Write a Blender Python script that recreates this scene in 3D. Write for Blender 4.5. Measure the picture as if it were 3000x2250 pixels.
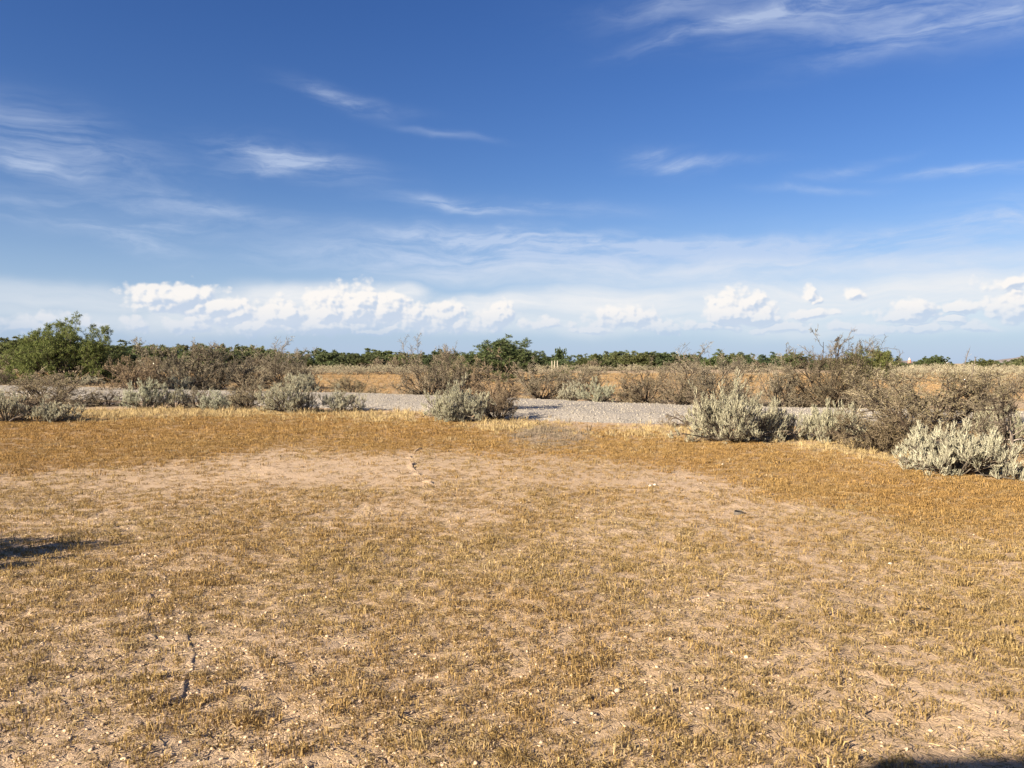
import bpy, math
import numpy as np

# ------------------------------------------------------------------ camera, sky, sun, exposure
scn = bpy.context.scene
for o in list(bpy.data.objects):
    bpy.data.objects.remove(o, do_unlink=True)
COL = scn.collection
CAM_H, FPX, PITCH = 1.6, 2266.0, math.atan(60 / 2266.0)   # eye height (m), focal length in photo pixels, tilt
cam = bpy.data.cameras.new('camera')
cam.sensor_width, cam.lens = 36.0, 36.0 * FPX / 3000.0
cam.clip_start, cam.clip_end = 0.05, 60000.0
cam_o = bpy.data.objects.new('camera', cam)
cam_o.location = (0, 0, CAM_H)
cam_o.rotation_euler = (math.pi / 2 - PITCH, 0, 0)
COL.objects.link(cam_o)
scn.camera = cam_o

SUN_EL = math.radians(23.0)
SUN_AZ = math.atan2(-0.79, -0.61)
SUNV = np.array([math.sin(SUN_AZ) * math.cos(SUN_EL), math.cos(SUN_AZ) * math.cos(SUN_EL), math.sin(SUN_EL)])
sun = bpy.data.lights.new('sun', 'SUN')
sun.energy, sun.angle, sun.color = 5.0, math.radians(0.53), (1.0, 0.87, 0.69)
sun_o = bpy.data.objects.new('sun', sun)
sun_o.rotation_euler = (math.pi / 2 - SUN_EL, 0, -SUN_AZ + math.pi)
sun_o.location = (-20, -15, 12)
COL.objects.link(sun_o)

scn.cycles.max_bounces, scn.cycles.diffuse_bounces, scn.cycles.transmission_bounces = 4, 3, 3
scn.view_settings.view_transform = 'Standard'
scn.view_settings.look = 'None'
scn.view_settings.gamma = 1.0
scn.view_settings.exposure = 1.5
SKY_STRENGTH = 0.050
SKY_SAT, SKY_VAL, SKY_HUE, SKY_UNIT = 1.26, .86, .518, 6.6
HAZE_COL = (.445, .585, .86)

world = bpy.data.worlds.new('World')
scn.world = world
world.use_nodes = True


class NT:
    """small helper that writes node trees"""
    def __init__(self, tree):
        self.t = tree

    def n(self, kind, **kw):
        nd = self.t.nodes.new(kind)
        for k, v in kw.items():
            setattr(nd, k, v)
        return nd

    def link(self, a, b):
        self.t.links.new(a, b)

    def put(self, sock, v):
        if isinstance(v, bpy.types.NodeSocket):
            self.t.links.new(v, sock)
        elif v is not None:
            sock.default_value = v

    def m(self, op, a, b=None, c=None, clamp=False):
        nd = self.n('ShaderNodeMath', operation=op, use_clamp=clamp)
        self.put(nd.inputs[0], a)
        if b is not None: self.put(nd.inputs[1], b)
        if c is not None: self.put(nd.inputs[2], c)
        return nd.outputs[0]

    def vm(self, op, a, b=None):
        nd = self.n('ShaderNodeVectorMath', operation=op)
        self.put(nd.inputs[0], a)
        if b is not None: self.put(nd.inputs[1], b)
        return nd.outputs[0]

    def noise(self, vec, scale, detail=4.0, rough=0.55, dist=0.0):
        nd = self.n('ShaderNodeTexNoise')
        self.put(nd.inputs['Vector'], vec)
        self.put(nd.inputs['Scale'], scale); self.put(nd.inputs['Detail'], detail)
        self.put(nd.inputs['Roughness'], rough); self.put(nd.inputs['Distortion'], dist)
        return nd.outputs['Fac']

    def voro(self, vec, scale, detail=0.0, feature='F1', smooth=0.5):
        nd = self.n('ShaderNodeTexVoronoi', feature=feature)
        self.put(nd.inputs['Vector'], vec)
        self.put(nd.inputs['Scale'], scale)
        if 'Detail' in nd.inputs: self.put(nd.inputs['Detail'], detail)
        if feature == 'SMOOTH_F1': self.put(nd.inputs['Smoothness'], smooth)
        return nd.outputs['Distance']

    def ss(self, v, lo, hi, a=0.0, b=1.0):
        nd = self.n('ShaderNodeMapRange', interpolation_type='SMOOTHSTEP')
        self.put(nd.inputs['Value'], v)
        for i, x in zip(('From Min', 'From Max', 'To Min', 'To Max'), (lo, hi, a, b)):
            self.put(nd.inputs[i], x)
        return nd.outputs[0]

    def lin(self, v, lo, hi, a=0.0, b=1.0):
        nd = self.n('ShaderNodeMapRange')
        self.put(nd.inputs['Value'], v)
        for i, x in zip(('From Min', 'From Max', 'To Min', 'To Max'), (lo, hi, a, b)):
            self.put(nd.inputs[i], x)
        return nd.outputs[0]

    def mix(self, f, a, b, mode='MIX'):
        nd = self.n('ShaderNodeMix', data_type='RGBA', blend_type=mode)
        self.put(nd.inputs[0], f)
        self.put(nd.inputs[6], a if not isinstance(a, tuple) else (*a, 1)[:4])
        self.put(nd.inputs[7], b if not isinstance(b, tuple) else (*b, 1)[:4])
        return nd.outputs[2]

    def sep(self, v):
        nd = self.n('ShaderNodeSeparateXYZ'); self.put(nd.inputs[0], v)
        return nd.outputs

    def comb(self, x, y, z):
        nd = self.n('ShaderNodeCombineXYZ')
        for i, v in enumerate((x, y, z)): self.put(nd.inputs[i], v)
        return nd.outputs[0]


def azel(px, py):
    az = math.atan((px - 1500) / FPX)
    return az, math.atan((1065 - py) / FPX * math.cos(az))


def az_el_nodes(k, vec):
    x, y, z = k.sep(vec)[:3]
    return k.m('ARCTAN2', x, y), k.m('ARCSINE', k.m('MAXIMUM', k.m('MINIMUM', z, 1.0), -1.0))


# cumulus heaps standing over the horizon: (x, y, half width, height above, height below, strength)
HEAPS = [
    (520, 878, 120, 52, 38, 1.0), (640, 905, 110, 35, 34, .9), (690, 922, 110, 45, 34, 1.0), (820, 928, 80, 52, 34, 1.0),
    (945, 918, 85, 66, 44, 1.05), (1040, 902, 110, 68, 48, 1.05), (960, 952, 150, 40, 26, .95),
    (1130, 918, 95, 60, 46, 1.0), (1205, 935, 90, 50, 40, .9), (1310, 932, 46, 44, 34, .95), (1455, 934, 62, 52, 40, 1.0),
    (1350, 955, 90, 26, 22, .8), (770, 958, 90, 28, 20, .8), (560, 950, 60, 24, 22, .7), (402, 955, 30, 28, 20, .75), (155, 938, 42, 30, 14, .85),
    (268, 950, 36, 20, 12, .7), (1830, 940, 100, 36, 26, .75), (1610, 955, 80, 20, 12, .65), (1930, 962, 70, 24, 14, .65),
    (2155, 925, 95, 68, 26, 1.15), (2215, 935, 60, 38, 22, 1.0), (2290, 968, 80, 22, 10, .75), (2366, 872, 22, 30, 16, .80), (2380, 885, 18, 16, 12, .6), (2380, 928, 70, 18, 10, .8),
    (2505, 862, 26, 18, 14, .5), (2655, 925, 75, 40, 15, 1.05), (2690, 912, 40, 30, 14, .95), (2800, 912, 50, 24, 10, .95), (2780, 942, 45, 14, 8, .8),
    (2960, 918, 60, 48, 22, .8), (2860, 958, 55, 22, 10, .85), (2700, 966, 52, 18, 10, .8), (2565, 968, 46, 18, 9, .85), (2480, 966, 60, 14, 8, .5),
    (2080, 960, 80, 20, 12, .7), (2960, 832, 70, 16, 12, .5), (1725, 968, 80, 16, 9, .5), (60, 960, 60, 20, 12, .45), (1100, 970, 130, 18, 10, .6),
]
# thin high cloud: (x, y, half width, half height, slope, strength)
WISPS = [
    (1000, 300, 120, 22, .16, .60), (1085, 318, 140, 16, .10, .16), (130, 420, 260, 70, .18, .55), (60, 478, 110, 24, .16, .75), (860, 478, 190, 34, .10, .95),
    (790, 505, 110, 16, -.10, .45), (290, 632, 260, 34, .04, .75), (680, 625, 240, 26, .10, .42), (400, 700, 120, 30, .22, .50), (1500, 608, 280, 20, .04, .70),
    (1320, 598, 120, 14, .14, .50), (1945, 478, 90, 28, .20, .62), (2060, 496, 150, 14, .03, .45), (2470, 500, 110, 13, -.14, .65), (2900, 492, 190, 12, .03, .75),
    (2760, 30, 520, 70, .06, .62), (2130, 98, 210, 18, -.16, .62), (2360, 20, 150, 50, -.1, .45), (2650, 130, 250, 30, -.15, .45), (2370, 562, 130, 9, .05, .45),
    (1990, 40, 150, 30, -.1, .35), (1310, 398, 110, 10, .10, .28), (2750, 668, 420, 24, -.05, .60), (2900, 625, 200, 40, -.1, .45),
    (1400, 700, 260, 34, .03, .95), (1700, 715, 330, 26, .03, .80), (1250, 765, 420, 46, .02, .75), (1180, 690, 80, 14, 0, .4), (2250, 770, 800, 60, .02, .85), (1950, 720, 500, 22, .05, .5),
]
# soft milky sheets low down: (x, y, half width, half height, strength)
SHEETS = [(950, 872, 300, 40, 1.0), (1150, 858, 110, 30, .85), (720, 862, 150, 26, .6), (1500, 892, 230, 34, .95), (1800, 885, 330, 50, .98), (2500, 865, 800, 62, .9), (2150, 800, 900, 40, .45), (250, 870, 560, 40, .55), (600, 846, 200, 16, .6), (900, 925, 520, 50, .85), (1300, 935, 1300, 42, .66), (2600, 930, 700, 50, .5)]


def group(name, ins, outs):
    """a node group with float inputs (or vectors, marked by a leading capital V)"""
    g = bpy.data.node_groups.new(name, 'ShaderNodeTree')
    for i in ins:
        g.interface.new_socket(i, in_out='INPUT', socket_type='NodeSocketVector' if i.startswith('V') else 'NodeSocketFloat')
    for o in outs:
        g.interface.new_socket(o, in_out='OUTPUT', socket_type={'V': 'NodeSocketVector', 'C': 'NodeSocketColor', 'S': 'NodeSocketShader'}.get(o[0], 'NodeSocketFloat'))
    k = NT(g)
    return g, k, k.n('NodeGroupInput').outputs, k.n('NodeGroupOutput').inputs


def use(k, g, *vals):
    nd = k.n('ShaderNodeGroup', node_tree=g)
    for s, v in zip(nd.inputs, vals): k.put(s, v)
    return nd.outputs


def sky_groups():
    G = {}
    g, k, i, o = group('direction', ['V'], ['az', 'el'])
    a, e = az_el_nodes(k, i[0]); k.link(a, o[0]); k.link(e, o[1]); G['dir'] = g
    g, k, i, o = group('cloud_warp', ['V', 'scale', 'ax', 'az'], ['V'])
    w = k.n('ShaderNodeTexNoise'); k.put(w.inputs['Vector'], i[0]); k.put(w.inputs['Scale'], i[1]); w.inputs['Detail'].default_value = 3
    k.link(k.vm('ADD', i[0], k.vm('MULTIPLY', k.vm('SUBTRACT', w.outputs['Color'], (.5, .5, .5)), k.comb(i[2], i[2], i[3]))), o[0]); G['warp'] = g
    # a heap: prev, az, el, centre, 1/width, 1/height up, 1/height down, strength
    g, k, i, o = group('heap', ['prev', 'az', 'el', 'a', 'e', 'fw', 'fu', 'fd', 's'], ['density'])
    u = k.m('MULTIPLY', k.m('SUBTRACT', i[1], i[3]), i[5]); v0 = k.m('SUBTRACT', i[2], i[4])
    v = k.m('MAXIMUM', k.m('MULTIPLY', v0, i[6]), k.m('MULTIPLY', v0, i[7]))
    r = k.m('SQRT', k.m('ADD', k.m('MULTIPLY', u, u), k.m('MULTIPLY', v, v)))
    k.link(k.m('MAXIMUM', i[0], k.m('MULTIPLY', k.m('SUBTRACT', 1.0, r), i[8])), o[0]); G['heap'] = g
    g, k, i, o = group('wisp', ['prev', 'az', 'el', 'a', 'e', 'fw', 'fh', 'sl', 's'], ['density'])
    u0 = k.m('SUBTRACT', i[1], i[3]); v0 = k.m('MULTIPLY_ADD', u0, i[7], k.m('SUBTRACT', i[2], i[4]))
    u = k.m('MULTIPLY', u0, i[5]); v = k.m('MULTIPLY', v0, i[6])
    b = k.m('EXPONENT', k.m('MULTIPLY', k.m('ADD', k.m('MULTIPLY', u, u), k.m('MULTIPLY', v, v)), -1.0))
    k.link(k.m('MULTIPLY_ADD', b, i[8], i[0]), o[0]); G['wisp'] = g
    g, k, i, o = group('sheet', ['prev', 'az', 'el', 'a', 'e', 'fw', 'fh', 's'], ['density'])
    u = k.m('MULTIPLY', k.m('SUBTRACT', i[1], i[3]), i[5]); v = k.m('MULTIPLY', k.m('SUBTRACT', i[2], i[4]), i[6])
    r2 = k.m('ADD', k.m('MULTIPLY', u, u), k.m('MULTIPLY', v, v))
    b = k.m('MULTIPLY', k.m('EXPONENT', k.m('MULTIPLY', k.m('POWER', r2, 1.7), -.9)), i[7])
    k.link(k.m('MAXIMUM', i[0], b), o[0]); G['sheet'] = g
    g, k, i, o = group('streaks', ['V'], ['streak'])
    st = []
    for ang, zs, sc, det, dist in ((7, 6.0, 6.0, 7, .9), (-8, 4.0, 22.0, 5, .5)):
        r = k.n('ShaderNodeMapping', vector_type='POINT'); k.put(r.inputs['Vector'], i[0])
        r.inputs['Rotation'].default_value = (0, math.radians(ang), 0); r.inputs['Scale'].default_value = (1, 1, zs)
        st.append(k.noise(r.outputs[0], sc, det, .60, dist))
    k.link(k.m('ADD', k.m('MULTIPLY', st[0], .72), k.m('MULTIPLY', st[1], .28)), o[0]); G['streak'] = g
    g, k, i, o = group('billows', ['V', 'V warped'], ['billow'])
    az0, el0 = use(k, G['dir'], i[0])
    uv = k.comb(az0, k.m('MULTIPLY', el0, 1.15), 0.0)
    uvw = k.vm('ADD', uv, k.vm('MULTIPLY', k.vm('SUBTRACT', i[1], i[0]), (.35, .35, .35)))

    def vor(scale, feat):
        nd = k.n('ShaderNodeTexVoronoi', feature=feat, voronoi_dimensions='2D')
        k.put(nd.inputs['Vector'], uvw); nd.inputs['Scale'].default_value = scale
        if feat == 'SMOOTH_F1': nd.inputs['Smoothness'].default_value = .35
        return nd.outputs['Distance']
    b1, b2, b3 = vor(34, 'SMOOTH_F1'), vor(75, 'SMOOTH_F1'), vor(170, 'SMOOTH_F1')
    fine = k.noise(uv, 90, 7, .68)
    bil = k.m('ADD', k.m('MULTIPLY', b1, -.60), k.m('ADD', k.m('MULTIPLY', b2, -.42), k.m('MULTIPLY', b3, -.16)))
    k.link(k.m('ADD', k.m('MULTIPLY_ADD', fine, .34, bil), .46), o[0]); G['bil'] = g
    return G


def build_world():
    G = sky_groups()
    k = NT(world.node_tree)
    world.node_tree.nodes.remove(world.node_tree.nodes['Background'])
    out = world.node_tree.nodes['World Output']
    UN = SKY_UNIT
    WISP, SHEET = tuple(c * UN for c in (.66, .76, .95)), tuple(c * UN for c in (.91, .93, .96))
    # clear air
    g, q, i, o = group('clear_sky', ['el'], ['Colour'])
    sky = q.n('ShaderNodeTexSky', sky_type='NISHITA', sun_disc=False)
    sky.sun_elevation, sky.sun_rotation = SUN_EL, SUN_AZ
    sky.altitude, sky.air_density, sky.dust_density, sky.ozone_density = 350, 1.0, 0.4, 3.0
    hs = q.n('ShaderNodeHueSaturation'); hs.inputs['Saturation'].default_value = SKY_SAT; hs.inputs['Value'].default_value = SKY_VAL
    hs.inputs['Hue'].default_value = SKY_HUE
    q.link(sky.outputs[0], hs.inputs['Color'])
    far = q.m('MULTIPLY', q.ss(i[0], -.06, .24, 1.0, 0.0), .95)             # pale far air low over the horizon
    q.link(q.mix(far, hs.outputs[0], tuple(c * UN for c in HAZE_COL)), o[0])
    CLEAR = g

    def finish(q, col, o):
        b = q.n('ShaderNodeBackground'); q.link(col, b.inputs[0]); b.inputs[1].default_value = SKY_STRENGTH
        q.link(b.outputs[0], o)

    def cell(a0, a1, e0, e1, low):
        """one patch of sky: only the clouds that reach into it are drawn"""
        def near(px, py, w, h, r):
            a, e = azel(px, py)
            return a + r * w / FPX + .03 > a0 and a - r * w / FPX - .03 < a1 and e + r * h / FPX + .03 > e0 and e - r * h / FPX - .03 < e1
        g, q, i, o = group('sky_patch', ['V', 'el'], ['Shader'])
        d, el = i[0], i[1]
        dw = use(q, G['warp'], use(q, G['warp'], d, 5.0, .10, .045)[0], 22.0, .020, .010)[0]
        waz, wel = use(q, G['dir'], dw)
        st = use(q, G['streak'], dw)[0]
        col = use(q, CLEAR, el)[0]
        tot, sh = 0.0, 0.0
        for (px, py, w, h, sl, s) in WISPS:
            if near(px, py, w, h + abs(sl) * w, 2.3):
                tot = use(q, G['wisp'], tot, waz, wel, *azel(px, py), FPX / w, FPX / h, sl, s)[0]
        if tot != 0.0:
            col = q.mix(q.m('MINIMUM', q.m('MULTIPLY', tot, q.ss(st, .35, .70, .06, .92)), .62), col, WISP)
        for (px, py, w, h, s) in SHEETS:
            if near(px, py, w, h, 1.7):
                sh = use(q, G['sheet'], sh, waz, wel, *azel(px, py), FPX / w, FPX / h, s)[0]
        if sh != 0.0:
            col = q.mix(q.m('MULTIPLY', sh, q.lin(st, .30, .60, .66, 1.08), clamp=True), col, SHEET)
        hp = [h for h in HEAPS if near(h[0], h[1], h[2], max(h[3], h[4]), 1.3)] if low else []
        if hp:
            lv = SUNV * np.array([1, .2, 1]) + np.array([-.1, 0, .35]); lv = lv / np.linalg.norm(lv)
            D = []
            for step in (0, .0050, .014):
                dd = q.vm('ADD', d, tuple(lv * step)) if step else d
                hw = use(q, G['warp'], dd, 26.0, .034, .022)[0]
                az, e2 = use(q, G['dir'], hw); b = -1.0
                for (px, py, w, up, dn, s) in hp:
                    b = use(q, G['heap'], b, az, e2, *azel(px, py), FPX / w, FPX / up, -FPX / dn, s)[0]
                D.append(q.m('ADD', b, use(q, G['bil'], dd, hw)[0]) if step < .01 else b)
            Dl = D[0]
            cum = q.ss(D[0], -.10, .34)
            fine = q.m('SUBTRACT', D[0], D[1]); wide = q.m('SUBTRACT', .55, D[2])
            lit = q.ss(q.m('MULTIPLY_ADD', wide, .13, fine), -.20, .22)
            air = q.ss(el, .028, .080)
            cA = q.m('MULTIPLY', cum, q.lin(air, 0, 1, .40, .88))
            cc = q.mix(lit, (.60, .70, .86), (1.08, 1.03, .98))
            cc = q.mix(q.lin(air, 0, 1, .45, 0), cc, HAZE_COL)
            col = q.mix(cA, col, q.mix(1.0, cc, (UN, UN, UN), 'MULTIPLY'))
        finish(q, col, o[0])
        return g

    d = k.n('ShaderNodeTexCoord').outputs['Generated']
    az, el = use(k, G['dir'], d)

    def shmix(f, a, b):
        m = k.n('ShaderNodeMixShader'); k.link(f, m.inputs[0]); k.link(a, m.inputs[1]); k.link(b, m.inputs[2])
        return m.outputs[0]

    def tree(cuts, a0, a1, e0, e1, low):
        if not cuts: return use(k, cell(a0, a1, e0, e1, low), d, el)[0]
        i = len(cuts) // 2; c = cuts[i]
        return shmix(k.m('GREATER_THAN', az, c), tree(cuts[:i], a0, c, e0, e1, low), tree(cuts[i + 1:], c, a1, e0, e1, low))
    cut = lambda xs: [azel(x, 1065)[0] for x in xs]
    lowb = tree(cut([600, 900, 1180, 1560, 2080, 2450, 2740]), -.75, .75, -.1, .125, True)
    upb = tree(cut([700, 1400, 2150]), -.75, .75, .125, .9, False)
    front = shmix(k.m('GREATER_THAN', el, .125), lowb, upb)
    # outside the picture the same kinds of cloud go on: wisps above, a milky bank low down
    g, q, i, o = group('sky_around', ['V', 'el'], ['Shader'])
    gen = q.noise(q.vm('MULTIPLY', i[0], (1, 1, 3.0)), 2.2, 5, .6, .5)
    gw = q.m('MULTIPLY', q.m('MULTIPLY', q.ss(gen, .46, .75), q.ss(i[1], .03, .10)), .5)
    gb = q.m('MULTIPLY', q.m('MULTIPLY', q.ss(i[1], .03, .055), q.ss(i[1], .08, .13, 1, 0)), q.ss(q.noise(i[0], 16, 5, .6), .42, .6, .35, .95))
    finish(q, q.mix(gb, q.mix(gw, use(q, CLEAR, i[1])[0], WISP), SHEET), o[0])
    inf = k.m('MULTIPLY', k.m('LESS_THAN', k.m('ABSOLUTE', az), .70), k.m('LESS_THAN', el, .75))
    k.link(shmix(inf, use(k, g, d, el)[0], front), out.inputs[0])
    world.cycles.sampling_method = 'MANUAL'
    world.cycles.sample_map_resolution = 512


build_world()

# ------------------------------------------------------------------ numbers
cp, sp_ = math.cos(PITCH), math.sin(PITCH)


def ground_at(px, py):
    """point of the level ground seen at a photo pixel"""
    a, b = (np.asarray(px, float) - 1500) / FPX, (1125 - np.asarray(py, float)) / FPX
    dy, dz = cp + b * sp_, -sp_ + b * cp
    t = -CAM_H / dz
    return np.stack([a * t, dy * t], -1)


def hash2(ix, iy, seed):
    h = (ix.astype(np.int64) * 374761393 + iy.astype(np.int64) * 668265263 + seed * 1274126177) & 0xffffffff
    h = ((h ^ (h >> 13)) * 1274126177) & 0xffffffff
    return ((h ^ (h >> 16)) & 0xffff) / 65535.0


def vnoise(x, y, seed=0):
    xi, yi = np.floor(x), np.floor(y)
    fx, fy = x - xi, y - yi
    fx, fy = fx * fx * (3 - 2 * fx), fy * fy * (3 - 2 * fy)
    a, b = hash2(xi, yi, seed), hash2(xi + 1, yi, seed)
    c, d = hash2(xi, yi + 1, seed), hash2(xi + 1, yi + 1, seed)
    return (a + (b - a) * fx) * (1 - fy) + (c + (d - c) * fx) * fy


def fbm(x, y, octv=4, seed=0):
    s = np.zeros_like(np.asarray(x, float)); a, t = 1.0, 0.0
    for i in range(octv):
        s += a * vnoise(x * 2 ** i + 17.3 * i, y * 2 ** i - 9.1 * i, seed + i * 7); t += a; a *= .5
    return s / t


def sstep(v, lo, hi):
    t = np.clip((v - lo) / (hi - lo), 0, 1)
    return t * t * (3 - 2 * t)


def inside(poly, x, y):
    r = np.zeros(x.shape, bool); n = len(poly); j = n - 1
    for i in range(n):
        xi, yi = poly[i]; xj, yj = poly[j]
        c = (yi > y) != (yj > y)
        r ^= c & (x < (xj - xi) * (y - yi) / (yj - yi + 1e-12) + xi)
        j = i
    return r


def polypx(pts):
    p = np.array(pts, float)
    return ground_at(p[:, 0], p[:, 1])


def dist_line(pts, x, y):
    best = np.full(x.shape, 1e9)
    for (a, b) in zip(pts[:-1], pts[1:]):
        d = b - a; t = np.clip(((x - a[0]) * d[0] + (y - a[1]) * d[1]) / (d @ d), 0, 1)
        best = np.minimum(best, np.hypot(x - a[0] - t * d[0], y - a[1] - t * d[1]))
    return best


ORANGE = polypx([(-500, 1240), (0, 1240), (350, 1215), (700, 1206), (1000, 1213), (1300, 1238), (1700, 1262), (2000, 1286), (2500, 1326), (2650, 1384),
                 (3000, 1396), (3500, 1420), (3500, 1560), (3000, 1532), (2576, 1519), (2237, 1450), (2034, 1372), (1763, 1338), (1356, 1322),
                 (880, 1312), (400, 1350), (0, 1378), (-500, 1400)])
STRAW = polypx([(150, 1188), (400, 1196), (700, 1198), (1000, 1203), (1230, 1212), (1480, 1231), (1980, 1256), (2300, 1284), (2600, 1300), (2720, 1370),
                (2600, 1345), (2500, 1336), (2000, 1296), (1700, 1274), (1300, 1248), (1000, 1228), (700, 1219), (350, 1228), (150, 1226)])
DUFF = polypx([(1470, 1262), (1560, 1252), (1650, 1258), (1730, 1275), (1700, 1300), (1600, 1305), (1500, 1295)])
BACKF = polypx([(-600, 1096), (500, 1091), (1300, 1091), (2200, 1098), (3300, 1084), (3300, 1165), (2500, 1190), (1900, 1180), (1500, 1166), (1100, 1153),
                (700, 1141), (300, 1126), (-600, 1108)])
BARE = [polypx(p) for p in (
    [(930, 1478), (1100, 1462), (1400, 1470), (1560, 1490), (1500, 1525), (1200, 1535), (950, 1520)],
    [(1840, 1400), (2050, 1388), (2220, 1405), (2230, 1425), (2020, 1440), (1850, 1425)],
    [(1880, 1480), (2100, 1470), (2330, 1490), (2250, 1520), (2000, 1525), (1880, 1505)],
    [(0, 1278), (90, 1276), (110, 1296), (0, 1302)], [(420, 1288), (500, 1286), (510, 1294), (430, 1296)],
    [(2500, 1372), (2600, 1362), (2660, 1372), (2590, 1384)],
    [(700, 1345), (1180, 1325), (1300, 1360), (1180, 1400), (700, 1410)])]
GRAV_FAR = polypx([(-700, 1112), (0, 1131), (600, 1146), (1200, 1158), (1500, 1172), (2000, 1190), (2550, 1205), (3000, 1215), (3700, 1230)])
GRAV_NEAR = polypx([(-700, 1138), (0, 1165), (500, 1183), (950, 1199), (1230, 1212), (1480, 1231), (1980, 1256), (2550, 1253), (3000, 1262), (3700, 1276)])
GRAVEL = np.vstack([GRAV_FAR, GRAV_NEAR[::-1]])
RIDGE = polypx([(1268, 1303), (1222, 1318), (1204, 1340), (1213, 1372), (1238, 1402), (1270, 1424), (1310, 1434)])
TRACK_A = polypx([(395, 1632), (440, 1655), (485, 1692), (520, 1752), (545, 1800)])
TRACK_B = polypx([(425, 1740), (440, 1790), (450, 1830), (455, 1880)])
TRACK_C = polypx([(545, 1780), (562, 1830), (560, 1900), (555, 1990), (548, 2060)])


ZR = np.random.default_rng(1234)


def zones(x0, y0, soft=1.0):
    """cover of the ground: density of stubble, and shares of orange, straw, grey duff (borders are ragged)"""
    x = x0 + ZR.normal(0, .16, x0.shape) * soft * np.clip(y0 / 12, .5, 2)
    y = y0 + ZR.normal(0, .05, y0.shape) * soft * np.clip(y0, 3, 40)
    wx = x + (fbm(x * .7, y * .7, 4, 3) - .5) * 2.2
    wy = y + (fbm(x * .7, y * .7, 4, 11) - .5) * 2.8
    ora = inside(ORANGE, wx, wy)
    stw = inside(STRAW, x + (wx - x) * .35, y + (wy - y) * .35) & (fbm(x * .5, y * .5, 3, 77) > .40)
    duf = inside(DUFF, x + (wx - x) * .4, y + (wy - y) * .4)
    bak = inside(BACKF, x, y)
    grv = inside(GRAVEL, x + (wx - x) * .15, y + (wy - y) * .15)
    bare = np.zeros(x.shape, bool)
    for p in BARE:
        bare |= inside(p, x + (wx - x) * .3, y + (wy - y) * .3)
    near = sstep(y + (fbm(x * .4, y * .4, 3, 29) - .5) * 2.5, 9.6, 7.2)
    patch = fbm(x * .9, y * 1.3, 4, 5); fine = fbm(x * 3.2, y * 4.2, 3, 15)
    dens = .18 + .27 * sstep(patch, .42, .62) + near * (.22 + .45 * sstep(patch * .6 + fine * .4, .42, .58))
    dens = dens * (.45 + .9 * sstep(fine, .35, .65)) * (.42 + 1.05 * sstep(fbm(x * 5.5, y * 6.5, 2, 91), .40, .58))
    dens = np.where(ora, .35 + .75 * sstep(fine * .7 + patch * .3, .30, .52), dens)
    dens = np.where(bare, dens * .28, dens)
    dens = np.where(duf, .5, dens)
    dens = np.where(stw, .55 * sstep(fine, .3, .6) + .2, dens)
    dens = np.where(bak, 1.0, dens)
    dens = np.where(grv, .0, dens)
    return dens, ora, stw, duf, bak, grv, bare, near, patch, fine


def height(x, y):
    r = np.hypot(x, y)
    z = (fbm(x * .35, y * .35, 3, 40) - .5) * .10 + (fbm(x * 1.7, y * 1.7, 3, 41) - .5) * .030
    z = z * np.clip(40 / np.maximum(r, 40), 0, 1)
    return z * sstep(r, 1.0, 4.0)


def height_fine(x, y):
    r = np.hypot(x, y)
    f = np.clip(1 - (r - 10) / 18, 0, 1)
    z = (fbm(x * 9, y * 9, 3, 50) - .5) * .020 * f + np.abs(fbm(x * 22, y * 22, 2, 51) - .5) * .016 * f
    return height(x, y) + z


def hz(x, y):
    return float(height(np.array([x]), np.array([y]))[0])


# ------------------------------------------------------------------ meshes
class Geo:
    def __init__(self):
        self.v, self.f, self.n = [], [], 0

    def add(self, v, f):
        self.v.append(np.asarray(v, np.float32).reshape(-1, 3)); f = np.asarray(f, np.int64)
        self.f.append((f + self.n)); self.n += len(self.v[-1])

    def mesh(self, name, mat=None, smooth=False):
        me = bpy.data.meshes.new(name)
        v = np.concatenate(self.v)
        me.vertices.add(len(v)); me.vertices.foreach_set('co', v.ravel())
        tot = np.concatenate([np.full(len(f), f.shape[1], np.int32) for f in self.f])
        idx = np.concatenate([f.ravel() for f in self.f]).astype(np.int32)
        me.loops.add(len(idx)); me.loops.foreach_set('vertex_index', idx)
        st = np.concatenate([[0], np.cumsum(tot)[:-1]]).astype(np.int32)
        me.polygons.add(len(tot)); me.polygons.foreach_set('loop_start', st)
        me.polygons.foreach_set('loop_total', tot)
        if smooth: me.polygons.foreach_set('use_smooth', np.ones(len(tot), bool))
        me.update(calc_edges=True)
        if mat: me.materials.append(mat)
        return me


def norm(v):
    return v / np.maximum(np.linalg.norm(v, axis=-1, keepdims=True), 1e-9)


def tubes(geo, pts, r0, r1, sides=3):
    n, m, _ = pts.shape
    d = norm(np.gradient(pts, axis=1))
    ref = np.where(np.abs(d[:, :1, 2:3]) > .9, np.array([1., 0, 0]), np.array([0, 0, 1.]))
    a = norm(np.cross(d, np.broadcast_to(ref, d.shape))); b = np.cross(d, a)
    r = (r0[:, None] + (r1 - r0)[:, None] * np.linspace(0, 1, m)[None])[..., None]
    rings = []
    for s in range(sides):
        t = 2 * math.pi * s / sides
        rings.append(pts + (a * math.cos(t) + b * math.sin(t)) * r)
    v = np.stack(rings, 2)                       # n,m,sides,3
    base = (np.arange(n) * m * sides)[:, None, None]
    i = (np.arange(m - 1) * sides)[None, :, None]; s = np.arange(sides)[None, None, :]; s2 = (s + 1) % sides
    f = np.stack([base + i + s, base + i + s2, base + i + sides + s2, base + i + sides + s], -1).reshape(-1, 4)
    geo.add(v, f)


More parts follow.
